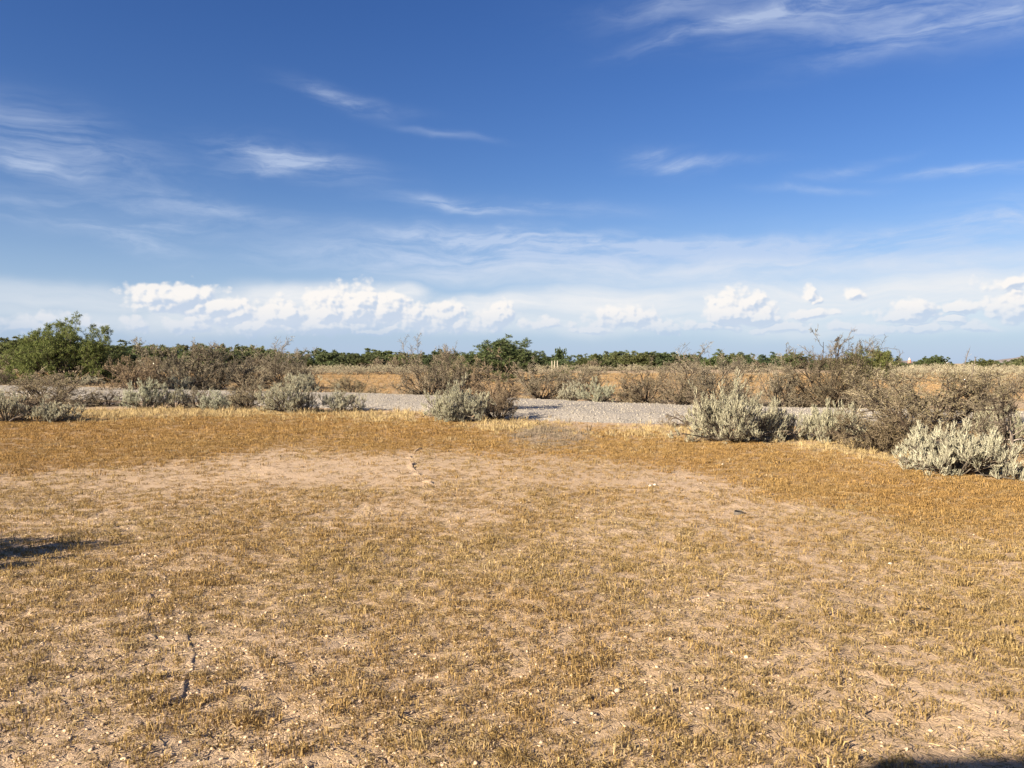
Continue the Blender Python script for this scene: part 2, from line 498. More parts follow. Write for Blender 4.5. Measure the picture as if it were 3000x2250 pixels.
def leaves(geo, P, D, Nn, L, W):
    """one pointed leaf (a kite of four corners) at each P"""
    D = norm(D); S = norm(np.cross(D, Nn)); L = np.asarray(L)[:, None]; W = np.asarray(W)[:, None]
    up = np.cross(S, D)
    v = np.stack([P, P + D * L * .45 + S * W * .5 + up * L * .05, P + D * L, P + D * L * .45 - S * W * .5 + up * L * .05], 1)
    geo.add(v, np.arange(len(P) * 4).reshape(-1, 4))


def grow(rng, P, D, L, nseg, wander, up=0.0):
    n = len(P); pts = np.empty((n, nseg + 1, 3)); pts[:, 0] = P; d = D.copy()
    for i in range(nseg):
        d = norm(d + rng.normal(0, wander, (n, 3)) + np.array([0, 0, up]))
        pts[:, i + 1] = pts[:, i] + d * (L / nseg)[:, None]
    pts[..., 2] = np.maximum(pts[..., 2], .015)
    return pts


def spawn(rng, pts, L, R, k, t0, ang, lr, rr, up=0.0):
    n, m, _ = pts.shape
    idx = np.repeat(np.arange(n), k); t = rng.uniform(t0, 1.0, len(idx)) * (m - 1)
    i = np.minimum(t.astype(int), m - 2); f = (t - i)[:, None]
    a, b = pts[idx, i], pts[idx, i + 1]
    P = a + (b - a) * f; d = norm(b - a)
    r = rng.normal(0, 1, (len(idx), 3)); r = norm(r - d * (r * d).sum(1, keepdims=True))
    an = rng.normal(ang, ang * .3, len(idx))[:, None]
    D = norm(d * np.cos(an) + r * np.sin(an) + np.array([0, 0, up]))
    fr = 1 - t / (m - 1)
    return P, D, L[idx] * lr * rng.uniform(.6, 1.25, len(idx)) * (.55 + .6 * fr), R[idx] * rr * (.6 + .4 * fr)


def dome_dirs(rng, n, lo, hi, pw=1.0):
    """stem directions, elevation lo..hi degrees"""
    az = (np.arange(n) + rng.uniform(-.4, .4, n)) * 2.399963
    a0, a1 = math.sin(math.radians(lo)), math.sin(math.radians(hi))
    s = a0 + (a1 - a0) * rng.uniform(0, 1, n) ** pw
    c = np.sqrt(1 - s * s)
    return np.stack([np.cos(az) * c, np.sin(az) * c, s], -1)


# ------------------------------------------------------------------ materials
def new_mat(name):
    m = bpy.data.materials.new(name); m.use_nodes = True
    k = NT(m.node_tree); b = m.node_tree.nodes['Principled BSDF']
    return m, k, b


def plain(name, col, rough=.85, var=.25, scale=8.0, bump=0.0):
    m, k, b = new_mat(name)
    co = k.n('ShaderNodeTexCoord').outputs['Object']
    nz = k.noise(co, scale, 5, .6)
    c = k.mix(nz, tuple(x * (1 - var) for x in col), tuple(min(1, x * (1 + var)) for x in col))
    k.link(c, b.inputs['Base Color']); b.inputs['Roughness'].default_value = rough
    b.inputs['Specular IOR Level'].default_value = .2
    if bump:
        bn = k.n('ShaderNodeBump'); bn.inputs['Strength'].default_value = bump
        k.put(bn.inputs['Height'], k.noise(co, scale * 3, 6, .65)); k.link(bn.outputs[0], b.inputs['Normal'])
    return m


def foliage_mat(name, ca, cb, scale, transl=.25, cc=None):
    """leaf or twig colour: clumps of two tones, tinted by the object's own colour"""
    m, k, b = new_mat(name)
    geo = k.n('ShaderNodeNewGeometry'); co = k.n('ShaderNodeTexCoord').outputs['Object']; oi = k.n('ShaderNodeObjectInfo')
    f = k.ss(k.noise(co, scale, 4, .6), .35, .65)
    c = k.mix(f, ca, cb)
    ri = geo.outputs['Random Per Island']
    if cc: c = k.mix(k.ss(ri, .78, .9), c, cc)
    v = k.lin(ri, 0, 1, .72, 1.28)
    c = k.mix(1.0, c, k.comb(v, v, v), 'MULTIPLY')
    c = k.mix(1.0, c, oi.outputs['Color'], 'MULTIPLY')
    k.link(c, b.inputs['Base Color']); b.inputs['Roughness'].default_value = .8
    b.inputs['Specular IOR Level'].default_value = .15
    if transl:
        t = k.n('ShaderNodeBsdfTranslucent'); k.link(c, t.inputs[0])
        mx = k.n('ShaderNodeMixShader'); mx.inputs[0].default_value = transl
        k.link(b.outputs[0], mx.inputs[1]); k.link(t.outputs[0], mx.inputs[2])
        k.link(mx.outputs[0], m.node_tree.nodes['Material Output'].inputs[0])
    return m


M = {
    'salt': foliage_mat('saltbush_leaf', (.50, .475, .35), (.41, .395, .285), 5, .2, (.56, .535, .41)),
    'saltwood': foliage_mat('saltbush_wood', (.17, .145, .115), (.11, .09, .07), 6, 0),
    'twig': foliage_mat('dry_twig', (.215, .182, .132), (.155, .130, .096), 2.2, 0, (.33, .285, .21)),
    'twigleaf': foliage_mat('dry_leaf', (.24, .20, .12), (.19, .17, .095), 3, .2),
    'mesq': foliage_mat('mesquite_leaf', (.175, .200, .068), (.130, .160, .058), 1.2, .40, (.22, .23, .095)),
    'bark': foliage_mat('bark', (.085, .065, .05), (.05, .04, .032), 4, 0),
    'fartree': foliage_mat('far_tree_leaf', (.145, .175, .078), (.110, .140, .066), .5, .38),
    'deadwood': foliage_mat('dead_wood', (.16, .135, .11), (.08, .065, .05), 5, 0, (.27, .24, .21)),
}


def soil_mat():
    m, k, b = new_mat('desert_soil')
    co = k.n('ShaderNodeTexCoord').outputs['Object']
    big = k.noise(co, .55, 5, .6); mid = k.noise(co, 6, 6, .65); fine = k.noise(co, 70, 5, .7)
    c = k.mix(k.ss(big, .35, .65), (.51, .368, .240), (.465, .336, .220))
    c = k.mix(k.ss(mid, .35, .7), c, (.54, .40, .272))
    c = k.mix(k.ss(fine, .55, .78, 0, .45), c, (.30, .205, .13))
    at = k.n('ShaderNodeAttribute', attribute_name='litter')
    cover = k.m('MULTIPLY', at.outputs['Alpha'], k.ss(k.noise(co, 3.0, 5, .65), .25, .62, .55, 1.0))
    litter = k.mix(k.ss(k.noise(co, 25, 5, .7), .35, .65), at.outputs['Color'], k.mix(.35, at.outputs['Color'], (.20, .12, .05)))
    c = k.mix(cover, c, litter)
    k.link(c, b.inputs['Base Color']); b.inputs['Roughness'].default_value = .95
    b.inputs['Specular IOR Level'].default_value = .05
    crack = k.voro(co, 16, 0, 'DISTANCE_TO_EDGE')
    hgt = k.m('ADD', k.m('MULTIPLY', k.noise(co, 45, 8, .7), .020), k.m('MULTIPLY', k.ss(crack, 0, .06), .004))
    bn = k.n('ShaderNodeBump'); bn.inputs['Strength'].default_value = .9; bn.inputs['Distance'].default_value = 1.0
    k.put(bn.inputs['Height'], hgt); k.link(bn.outputs[0], b.inputs['Normal'])
    return m


def gravel_mat():
    m, k, b = new_mat('grey_gravel')
    co = k.n('ShaderNodeTexCoord').outputs['Object']
    v = k.n('ShaderNodeTexVoronoi'); k.put(v.inputs['Vector'], co); v.inputs['Scale'].default_value = 14
    g = k.sep(v.outputs['Color'])[0]
    c = k.mix(g, (.24, .21, .168), (.36, .32, .262))
    c = k.mix(k.ss(k.noise(co, .6, 4, .6), .4, .7, 0, .5), c, (.33, .285, .23))
    k.link(c, b.inputs['Base Color']); b.inputs['Roughness'].default_value = .9
    bn = k.n('ShaderNodeBump'); bn.inputs['Distance'].default_value = .03; bn.inputs['Strength'].default_value = .7
    k.put(bn.inputs['Height'], k.m('SUBTRACT', 1.0, v.outputs['Distance'])); k.link(bn.outputs[0], b.inputs['Normal'])
    return m


def tint_mat(name, transl=.2, rough=.85):
    """small scattered pieces that carry their own colour"""
    m, k, b = new_mat(name)
    at = k.n('ShaderNodeAttribute', attribute_name='tint', attribute_type='INSTANCER')
    geo = k.n('ShaderNodeNewGeometry')
    v = k.lin(geo.outputs['Random Per Island'], 0, 1, .65, 1.3)
    c = k.mix(1.0, at.outputs['Color'], k.comb(v, v, v), 'MULTIPLY')
    k.link(c, b.inputs['Base Color']); b.inputs['Roughness'].default_value = rough
    b.inputs['Specular IOR Level'].default_value = .12
    if transl:
        t = k.n('ShaderNodeBsdfTranslucent'); k.link(c, t.inputs[0])
        mx = k.n('ShaderNodeMixShader'); mx.inputs[0].default_value = transl
        k.link(b.outputs[0], mx.inputs[1]); k.link(t.outputs[0], mx.inputs[2])
        k.link(mx.outputs[0], m.node_tree.nodes['Material Output'].inputs[0])
    return m


# ------------------------------------------------------------------ objects
def obj(name, data, parent=None, loc=(0, 0, 0), **props):
    o = bpy.data.objects.new(name, data); COL.objects.link(o); o.location = loc
    if parent: o.parent = parent
    for kx, v in props.items(): o[kx] = v
    return o


def thing(name, label, cat, loc, rz=0.0, scale=(1, 1, 1), group=None):
    o = obj(name, None, None, loc, label=label, category=cat)
    o.empty_display_size = .2
    o.rotation_euler = (0, 0, rz); o.scale = scale
    if group: o['group'] = group
    return o


def litter_colour(x, y):
    dens, ora, stw, duf, bak, grv, bare, near, patch, fine = zones(x, y)
    c = np.zeros(x.shape + (4,))
    c[...] = (.30, .195, .085, 0)
    c[..., 3] = .12 + .2 * sstep(patch, .4, .65)
    c[ora] = (.32, .195, .075, .80)
    c[bak] = (.38, .265, .145, .85)
    c[stw] = (.38, .28, .14, .7)
    c[duf] = (.28, .22, .15, .7)
    c[bare, 3] *= .15
    far = np.hypot(x, y) > 30
    m = far & ~bak & ~grv
    c[m] = (.34, .26, .16, .6)
    return c


def build_ground():
    th = np.concatenate([np.radians(np.linspace(-44, 44, 290)), np.radians(np.linspace(46, 314, 40))])
    r = np.concatenate([np.geomspace(.25, 2.4, 20)[:-1], np.geomspace(2.4, 34, 320)[:-1], np.geomspace(34, 160, 110)[:-1], np.geomspace(160, 14000, 50)])
    T, R = np.meshgrid(th, r, indexing='xy')
    x, y = R * np.sin(T), R * np.cos(T)
    z = height_fine(x, y)
    v = np.stack([x, y, z], -1).reshape(-1, 3)
    nr, nt = x.shape
    i = np.arange(nr - 1)[:, None] * nt; j = np.arange(nt)[None]; j2 = (j + 1) % nt
    f = np.stack([i + j2, i + j, i + nt + j, i + nt + j2], -1).reshape(-1, 4)
    g = Geo(); g.add(v, f)
    g.add(np.array([[0, 0, z[0].mean()]]), np.zeros((0, 3), int))
    g.f.append(np.stack([np.full(nt, nr * nt), np.arange(nt), (np.arange(nt) + 1) % nt], -1))
    me = g.mesh('ground', soil_mat(), True)
    at = me.color_attributes.new('litter', 'FLOAT_COLOR', 'POINT')
    c = sum(litter_colour(x, y) for _ in range(4)).reshape(-1, 4) / 4
    c = np.vstack([c, c[:1]])
    at.data.foreach_set('color', c.ravel().astype(np.float32))
    obj('ground', me, kind='structure')


def build_gravel():
    n, w = 420, 26
    t = np.linspace(0, 1, n)

    def along(p):
        s = np.concatenate([[0], np.cumsum(np.linalg.norm(np.diff(p, axis=0), axis=1))]); s /= s[-1]
        # smooth the corners
        q = np.stack([np.interp(t, s, p[:, 0]), np.interp(t, s, p[:, 1])], -1)
        ker = np.ones(31) / 31
        for c in range(2):
            e = np.pad(q[:, c], 15, mode='edge'); q[:, c] = np.convolve(e, ker, 'valid')
        return q
    # same stations on both edges: match by nearest fraction
    A, B = along(GRAV_FAR), along(GRAV_NEAR)
    jig = lambda q, s: q + np.stack([(fbm(q[:, 0] * .6, q[:, 1] * .6, 4, s) - .5) * .5, (fbm(q[:, 0] * .6, q[:, 1] * .6, 4, s + 9) - .5) * 1.3], -1)
    A, B = jig(A, 70), jig(B, 80)
    u = np.linspace(0, 1, w)[None, :, None]
    P = A[:, None] * (1 - u) + B[:, None] * u
    x, y = P[..., 0], P[..., 1]
    uu = u[..., 0]
    edge = np.minimum(uu, 1 - uu)
    prof = -.05 + .22 * sstep(edge, 0, .22) + (fbm(x * 2.5, y * 2.5, 3, 90) - .5) * .05
    z = height(x, y) + prof
    g = Geo()
    i = np.arange(n - 1)[:, None] * w; j = np.arange(w - 1)[None]
    g.add(np.stack([x, y, z], -1), np.stack([i + j, i + w + j, i + w + j + 1, i + j + 1], -1).reshape(-1, 4))
    obj('gravel_road', g.mesh('gravel_road', gravel_mat(), True), kind='structure')
    return x, y, z


build_ground()
GX, GY, GZ = build_gravel()


# ---- scattered small stuff: points carrying size, turn and colour; pieces are instanced on them
def scatter(name, meshes, P, rot, scale, tint, pick, label, cat):
    hold = bpy.data.collections.new(name + '_pieces')
    for i, me in enumerate(meshes):
        hold.objects.link(bpy.data.objects.new('%s_piece_%02d' % (name, i), me))
    me = bpy.data.meshes.new(name)
    n = len(P)
    me.vertices.add(n); me.vertices.foreach_set('co', P.astype(np.float32).ravel())
    for nm, ty, arr in (('rot', 'FLOAT_VECTOR', rot), ('size', 'FLOAT_VECTOR', scale), ('tint', 'FLOAT_COLOR', tint), ('pick', 'INT', pick)):
        a = me.attributes.new(nm, ty, 'POINT')
        key = {'FLOAT_VECTOR': 'vector', 'FLOAT_COLOR': 'color', 'INT': 'value'}[ty]
        a.data.foreach_set(key, np.ascontiguousarray(arr, np.int32 if ty == 'INT' else np.float32).ravel())
    o = obj(name, me, kind='stuff', label=label, category=cat)
    t = bpy.data.node_groups.new(name, 'GeometryNodeTree')
    t.interface.new_socket('Geometry', in_out='INPUT', socket_type='NodeSocketGeometry')
    t.interface.new_socket('Geometry', in_out='OUTPUT', socket_type='NodeSocketGeometry')
    k = NT(t)
    gi, go = k.n('NodeGroupInput'), k.n('NodeGroupOutput')
    ci = k.n('GeometryNodeCollectionInfo'); ci.inputs['Collection'].default_value = hold
    ci.inputs['Separate Children'].default_value = True; ci.inputs['Reset Children'].default_value = True
    iop = k.n('GeometryNodeInstanceOnPoints')

    def named(nm, ty):
        q = k.n('GeometryNodeInputNamedAttribute', data_type=ty); q.inputs['Name'].default_value = nm
        return q.outputs['Attribute']
    e = k.n('FunctionNodeEulerToRotation'); k.link(named('rot', 'FLOAT_VECTOR'), e.inputs[0])
    k.link(gi.outputs[0], iop.inputs['Points']); k.link(ci.outputs[0], iop.inputs['Instance'])
    iop.inputs['Pick Instance'].default_value = True
    k.link(named('pick', 'INT'), iop.inputs['Instance Index'])
    k.link(e.outputs[0], iop.inputs['Rotation']); k.link(named('size', 'FLOAT_VECTOR'), iop.inputs['Scale'])
    k.link(iop.outputs[0], go.inputs[0])
    md = o.modifiers.new('scatter', 'NODES'); md.node_group = t
    return o


def stubble_mesh(seed, n, H, rad, w, wander, mat, lean=.45):
    rng = np.random.default_rng(seed); g = Geo()
    a = rng.uniform(0, 6.283, n); r = rad * np.sqrt(rng.uniform(0, 1, n))
    P = np.stack([np.cos(a) * r * .7, np.sin(a) * r * .7, np.full(n, -.006)], -1)
    D = norm(np.stack([np.cos(a) * lean * rng.uniform(.2, 1.4, n), np.sin(a) * lean * rng.uniform(.2, 1.4, n), np.ones(n)], -1) + rng.normal(0, .18, (n, 3)))
    L = H * rng.uniform(.45, 1.15, n)
    pts = grow(rng, P, D, L, 3, wander)
    pts[:, 0, 2] = -.008
    S = norm(np.cross(D, rng.normal(0, 1, (n, 3))))
    ww = (w * np.array([1.0, 1.0, .8, .15]))[None, :, None] * rng.uniform(.7, 1.3, (n, 1, 1))
    v = np.stack([pts - S[:, None] * ww / 2, pts + S[:, None] * ww / 2], 2)     # n,4,2,3
    b = (np.arange(n) * 8)[:, None]; i = (np.arange(3) * 2)[None]
    g.add(v, np.stack([b + i, b + i + 1, b + i + 3, b + i + 2], -1).reshape(-1, 4))
    return g.mesh('stubble', mat)


def clod_mesh(seed, mat, flat):
    rng = np.random.default_rng(seed)
    p = (1 + 5 ** .5) / 2
    v = norm(np.array([(-1, p, 0), (1, p, 0), (-1, -p, 0), (1, -p, 0), (0, -1, p), (0, 1, p), (0, -1, -p), (0, 1, -p), (p, 0, -1), (p, 0, 1), (-p, 0, -1), (-p, 0, 1)], float))
    f = np.array([(0, 11, 5), (0, 5, 1), (0, 1, 7), (0, 7, 10), (0, 10, 11), (1, 5, 9), (5, 11, 4), (11, 10, 2), (10, 7, 6), (7, 1, 8),
                  (3, 9, 4), (3, 4, 2), (3, 2, 6), (3, 6, 8), (3, 8, 9), (4, 9, 5), (2, 4, 11), (6, 2, 10), (8, 6, 7), (9, 8, 1)])
    v = v * rng.uniform(.65, 1.25, (12, 1)) * np.array([1, rng.uniform(.6, 1), flat])
    g = Geo(); g.add(v, f)
    return g.mesh('clod', mat)


RNG = np.random.default_rng(7)


def sample_strip(y0, y1, per_m2, rng, slope=.70, pad=.8):
    """random ground points between two depths, across the view and a little beyond"""
    hw = slope * y1 + pad
    n = int((y1 - y0) * 2 * hw * per_m2)
    x, y = rng.uniform(-hw, hw, n), rng.uniform(y0, y1, n)
    k = np.abs(x) < slope * y + pad
    return x[k], y[k]


def grass_fields():
    ms = tint_mat('dry_stubble', .22)
    near = [stubble_mesh(s, n_, h_, r_, w_, .36, ms, l_) for s, (n_, h_, r_, w_, l_) in enumerate(((24, .026, .050, .0028, .6), (28, .021, .062, .0026, 1.0), (20, .031, .042, .0028, .45), (26, .018, .068, .0027, 1.4), (22, .027, .056, .0030, .7), (10, .044, .045, .0022, .6)))]
    tall = [stubble_mesh(20 + s, 16, .13, .05, .006, .16, ms, .35) for s in range(4)]
    X, Y, S = [], [], []
    for y0, y1, q, sc in ((2.4, 6, 640, 1.0), (6, 10, 560, 1.05), (10, 16, 260, 1.2), (16, 27, 120, 1.6)):
        x, y = sample_strip(y0, y1, q, RNG)
        X.append(x); Y.append(y); S.append(np.full(len(x), sc))
    x, y, s = map(np.concatenate, (X, Y, S))
    dens, ora, stw, duf, bak, grv, bare, nr, patch, fine = zones(x, y)
    k = RNG.uniform(0, 1, len(x)) < dens
    x, y, s, ora, stw, duf, bare, patch, fine = [a[k] for a in (x, y, s, ora, stw, duf, bare, patch, fine)]
    n = len(x)
    col = np.empty((n, 4)); col[:, 3] = 1
    u = RNG.uniform(0, 1, n)[:, None]
    hue = sstep(fbm(x * .8, y * .8, 3, 33), .35, .65)[:, None]
    olive = np.array([.305, .208, .078]) * (1 - u * .6) + np.array([.40, .30, .145]) * u * .6
    rust = np.array([.31, .185, .072])
    base = olive * (1 - .35 * hue) + rust * .35 * hue
    orac = np.array([.315, .195, .070]) * (.85 + .35 * u) * (1 - .3 * hue) + np.array([.36, .25, .10]) * .3 * hue
    strc = np.array([.47, .36, .18]) * (.8 + .35 * u)
    dufc = np.array([.24, .195, .135]) * (.8 + .4 * u)
    base = np.where(ora[:, None], orac, base); base = np.where(stw[:, None], strc, base); base = np.where(duf[:, None], dufc, base)
    pale = (RNG.uniform(0, 1, n) < .06)[:, None]
    base = np.where(pale, base * .4 + np.array([.44, .35, .21]) * .6, base)
    col[:, :3] = base
    z = height_fine(x, y)
    rot = np.stack([RNG.normal(0, .15, n), RNG.normal(0, .15, n), RNG.uniform(0, 6.28, n)], -1)
    sz = s * np.clip(RNG.lognormal(-.12, .38, n), .35, 2.0) * np.where(ora, 1.1, 1.0)
    sc = np.stack([sz, sz, sz * RNG.uniform(.65, 1.1, n)], -1)
    tl = stw & (RNG.uniform(0, 1, n) < .55)
    sh = ~tl
    P = np.stack([x, y, z], -1)
    scatter('dry_stubble', near, P[sh], rot[sh], sc[sh], col[sh], RNG.integers(0, 6, sh.sum()), 'short dry golden stubble covering the desert soil', 'stubble')
    scatter('straw_grass', tall, P[tl], rot[tl], sc[tl] * .62, col[tl], RNG.integers(0, 4, tl.sum()), 'pale yellow straw grass fringing the gravel road', 'grass')
    # the field beyond the road
    x, y = sample_strip(34, 135, 5.0, RNG, .70, 2)
    dens, ora, stw, duf, bak, grv, bare, nr, patch, fine = zones(x, y)
    k = (~grv) & (RNG.uniform(0, 1, len(x)) < np.where(bak, .9, .35)); x, y, bak = x[k], y[k], bak[k]; n = len(x)
    u = RNG.uniform(0, 1, n)[:, None]
    c = np.where(bak[:, None], np.array([.39, .265, .130]) * (.8 + .4 * u), np.array([.37, .29, .17]) * (.8 + .4 * u))
    sz = RNG.uniform(.8, 1.8, n)
    scatter('far_dry_grass', tall, np.stack([x, y, height(x, y)], -1), np.stack([np.zeros(n), np.zeros(n), RNG.uniform(0, 6.28, n)], -1),
            np.stack([sz * 1.6, sz * 1.6, sz * .7], -1), np.hstack([c, np.ones((n, 1))]), RNG.integers(0, 4, n), 'low orange dry grass on the flat beyond the gravel road', 'grass')


def clods_and_stones():
    mc = tint_mat('soil_clod', 0, .95)
    cl = [clod_mesh(100 + s, mc, f) for s, f in enumerate((.25, .35, .45, .18, .3))]
    X, Y = [], []
    for y0, y1, q in ((2.4, 6, 800), (6, 10, 300), (10, 15, 40)):
        x, y = sample_strip(y0, y1, q, RNG); X.append(x); Y.append(y)
    for ln, n, w in ((RIDGE, 160, .05), (TRACK_A, 150, .08), (TRACK_B, 90, .07), (TRACK_C, 160, .09)):
        t = RNG.uniform(0, len(ln) - 1.001, n); i = t.astype(int); p = ln[i] + (ln[i + 1] - ln[i]) * (t - i)[:, None] + RNG.normal(0, w, (n, 2))
        X.append(p[:, 0]); Y.append(p[:, 1])
    x, y = np.concatenate(X), np.concatenate(Y)
    rough = fbm(x * .8, y * .8, 3, 120)
    # the crust is broken up on the left and nearly smooth on the right
    keep = RNG.uniform(0, 1, len(x)) < np.clip(.15 + 1.5 * (rough - .38) + np.clip(-x * .08, -.3, .35), .03, 1)
    keep[-560:] = True
    x, y = x[keep], y[keep]; n = len(x)
    s = .0040 + .012 * RNG.uniform(0, 1, n) ** 3; s[-560:] *= 1.2
    u = RNG.uniform(.8, 1.2, (n, 1))
    c = np.hstack([np.array([.50, .375, .25]) * u, np.ones((n, 1))])
    rot = np.stack([RNG.normal(0, .35, n), RNG.normal(0, .35, n), RNG.uniform(0, 6.28, n)], -1)
    scatter('soil_clods', cl, np.stack([x, y, height_fine(x, y) + s * .1], -1), rot, np.repeat(s[:, None], 3, 1), c, RNG.integers(0, 5, n), 'small crumbled clods of tan soil crust', 'soil')
    # stones of the road
    n = 42000
    w = np.linalg.norm(np.stack([np.gradient(GX)[0], np.gradient(GY)[0]], -1), axis=-1)
    i = RNG.uniform(.02, .98, n) * (GX.shape[0] - 1.01); j = RNG.uniform(.06, .99, n) * (GX.shape[1] - 1.01)
    ii, jj = i.astype(int), j.astype(int); fi, fj = i - ii, j - jj
    bl = lambda A: (A[ii, jj] * (1 - fi) + A[ii + 1, jj] * fi) * (1 - fj) + (A[ii, jj + 1] * (1 - fi) + A[ii + 1, jj + 1] * fi) * fj
    x, y, z = bl(GX), bl(GY), bl(GZ)
    k = np.abs(x) < .75 * y; x, y, z = x[k], y[k], z[k]; n = len(x)
    s = .010 + .024 * RNG.uniform(0, 1, n) ** 2
    u = RNG.uniform(.6, 1.15, (n, 1))
    c = np.hstack([np.clip(np.array([.34, .305, .25]) * u, 0, .6), np.ones((n, 1))])
    st = [clod_mesh(200 + q, mc, f) for q, f in enumerate((.6, .75, .5, .8))]
    scatter('road_stones', st, np.stack([x, y, z + s * .2], -1), RNG.uniform(0, 6.28, (n, 3)) * np.array([.1, .1, 1]), np.repeat(s[:, None], 3, 1), c, RNG.integers(0, 4, n),
            'loose grey stones of the gravel road', 'gravel')


def straw_bits():
    """broken stems lying flat between the tufts"""
    ms = tint_mat('fallen_straw', .1)
    pcs = []
    for sd in range(4):
        rng = np.random.default_rng(300 + sd); g = Geo(); n = 9
        a = rng.uniform(0, 6.283, n); P = np.stack([rng.normal(0, .04, n), rng.normal(0, .04, n), rng.uniform(.002, .007, n)], -1)
        D = np.stack([np.cos(a), np.sin(a), rng.normal(.05, .12, n)], -1)
        pts = np.stack([P, P + D * .014, P + D * .030 + rng.normal(0, .003, (n, 3))], 1)
        tubes(g, pts, np.full(n, .0016), np.full(n, .0010), 3); pcs.append(g.mesh('straw_bit', ms))
    X, Y = [], []
    for y0, y1, q in ((2.4, 6, 110), (6, 10, 80), (10, 16, 30)):
        x, y = sample_strip(y0, y1, q, RNG); X.append(x); Y.append(y)
    x, y = np.concatenate(X), np.concatenate(Y); n = len(x)
    u = RNG.uniform(.45, 1.15, (n, 1)); c = np.where(RNG.uniform(0, 1, (n, 1)) < .7, np.array([.46, .35, .19]), np.array([.26, .185, .10])) * u
    s = np.repeat(RNG.uniform(.6, 1.5, (n, 1)), 3, 1)
    scatter('fallen_straw', pcs, np.stack([x, y, height_fine(x, y)], -1), np.stack([np.zeros(n), np.zeros(n), RNG.uniform(0, 6.28, n)], -1), s, np.hstack([c, np.ones((n, 1))]),
            RNG.integers(0, 4, n), 'broken dry stems lying flat on the soil', 'straw')


def soil_lip(pts, h, w, seed):
    """a broken lip of raised crust along a line"""
    q = []
    for a, b in zip(pts[:-1], pts[1:]):
        m = max(2, int(np.linalg.norm(b - a) / .035)); q.append(a + (b - a) * np.linspace(0, 1, m, endpoint=False)[:, None])
    q = np.concatenate(q); n = len(q); rng = np.random.default_rng(seed)
    t = norm(np.gradient(q, axis=0)); sd = np.stack([t[:, 1], -t[:, 0]], -1)
    q = q + sd * ((fbm(np.arange(n) * .13, np.zeros(n) + seed, 3, seed) - .5) * w * 3.0)[:, None]
    hh = h * np.clip(fbm(np.arange(n) * .12, np.zeros(n) + 3.3, 3, seed + 5) * 3.4 - 1.1, -.3, 1.2) * rng.uniform(.7, 1.2, n)
    prof = [(-4.5, None), (-2.0, .35), (-.2, 1.0), (.25, .8), (.7, None)]
    v = []
    for o_, f_ in prof:
        p = q + sd * (o_ * w * rng.uniform(.75, 1.25, n))[:, None]
        z = height_fine(p[:, 0], p[:, 1]) + (-.012 if f_ is None else hh * f_ - .002)
        v.append(np.c_[p, z])
    v = np.stack(v, 1); k_ = len(prof); g = Geo()
    i = np.arange(n - 1)[:, None] * k_; j = np.arange(k_ - 1)[None]
    g.add(v, np.stack([i + j, i + j + 1, i + k_ + j + 1, i + k_ + j], -1).reshape(-1, 4))
    me = g.mesh('soil_ridge', bpy.data.materials['desert_soil'], False)
    at = me.color_attributes.new('litter', 'FLOAT_COLOR', 'POINT')      # hardly any plant litter on the lip
    at.data.foreach_set('color', np.tile(np.array([.3, .2, .09, .1], np.float32), len(me.vertices)))
    obj('soil_ridge', me, kind='structure')


grass_fields()
clods_and_stones()
straw_bits()
soil_lip(RIDGE[::-1], .026, .026, 1)
soil_lip(TRACK_A[::-1], .009, .032, 2)
soil_lip(TRACK_B[::-1], .009, .032, 3)
soil_lip(TRACK_C[::-1], .009, .032, 4)


# ------------------------------------------------------------------ plants
class Plant:
    """a plant's parts, and how wide and tall its bulk really is when turned by rz"""
    def __init__(self, parts, trim=3.5):
        self.parts, self.trim = parts, trim
        v = []
        for _, me in parts:
            a = np.empty(len(me.vertices) * 3, np.float32); me.vertices.foreach_get('co', a); v.append(a.reshape(-1, 3)[::7])
        self.v = np.concatenate(v)
        self.H = np.percentile(self.v[:, 2], 100 - trim * .7)

    def across(self, rz):
        x = self.v[:, 0] * math.cos(rz) - self.v[:, 1] * math.sin(rz)
        lo, hi = np.percentile(x, (self.trim, 100 - self.trim))
        return lo, hi


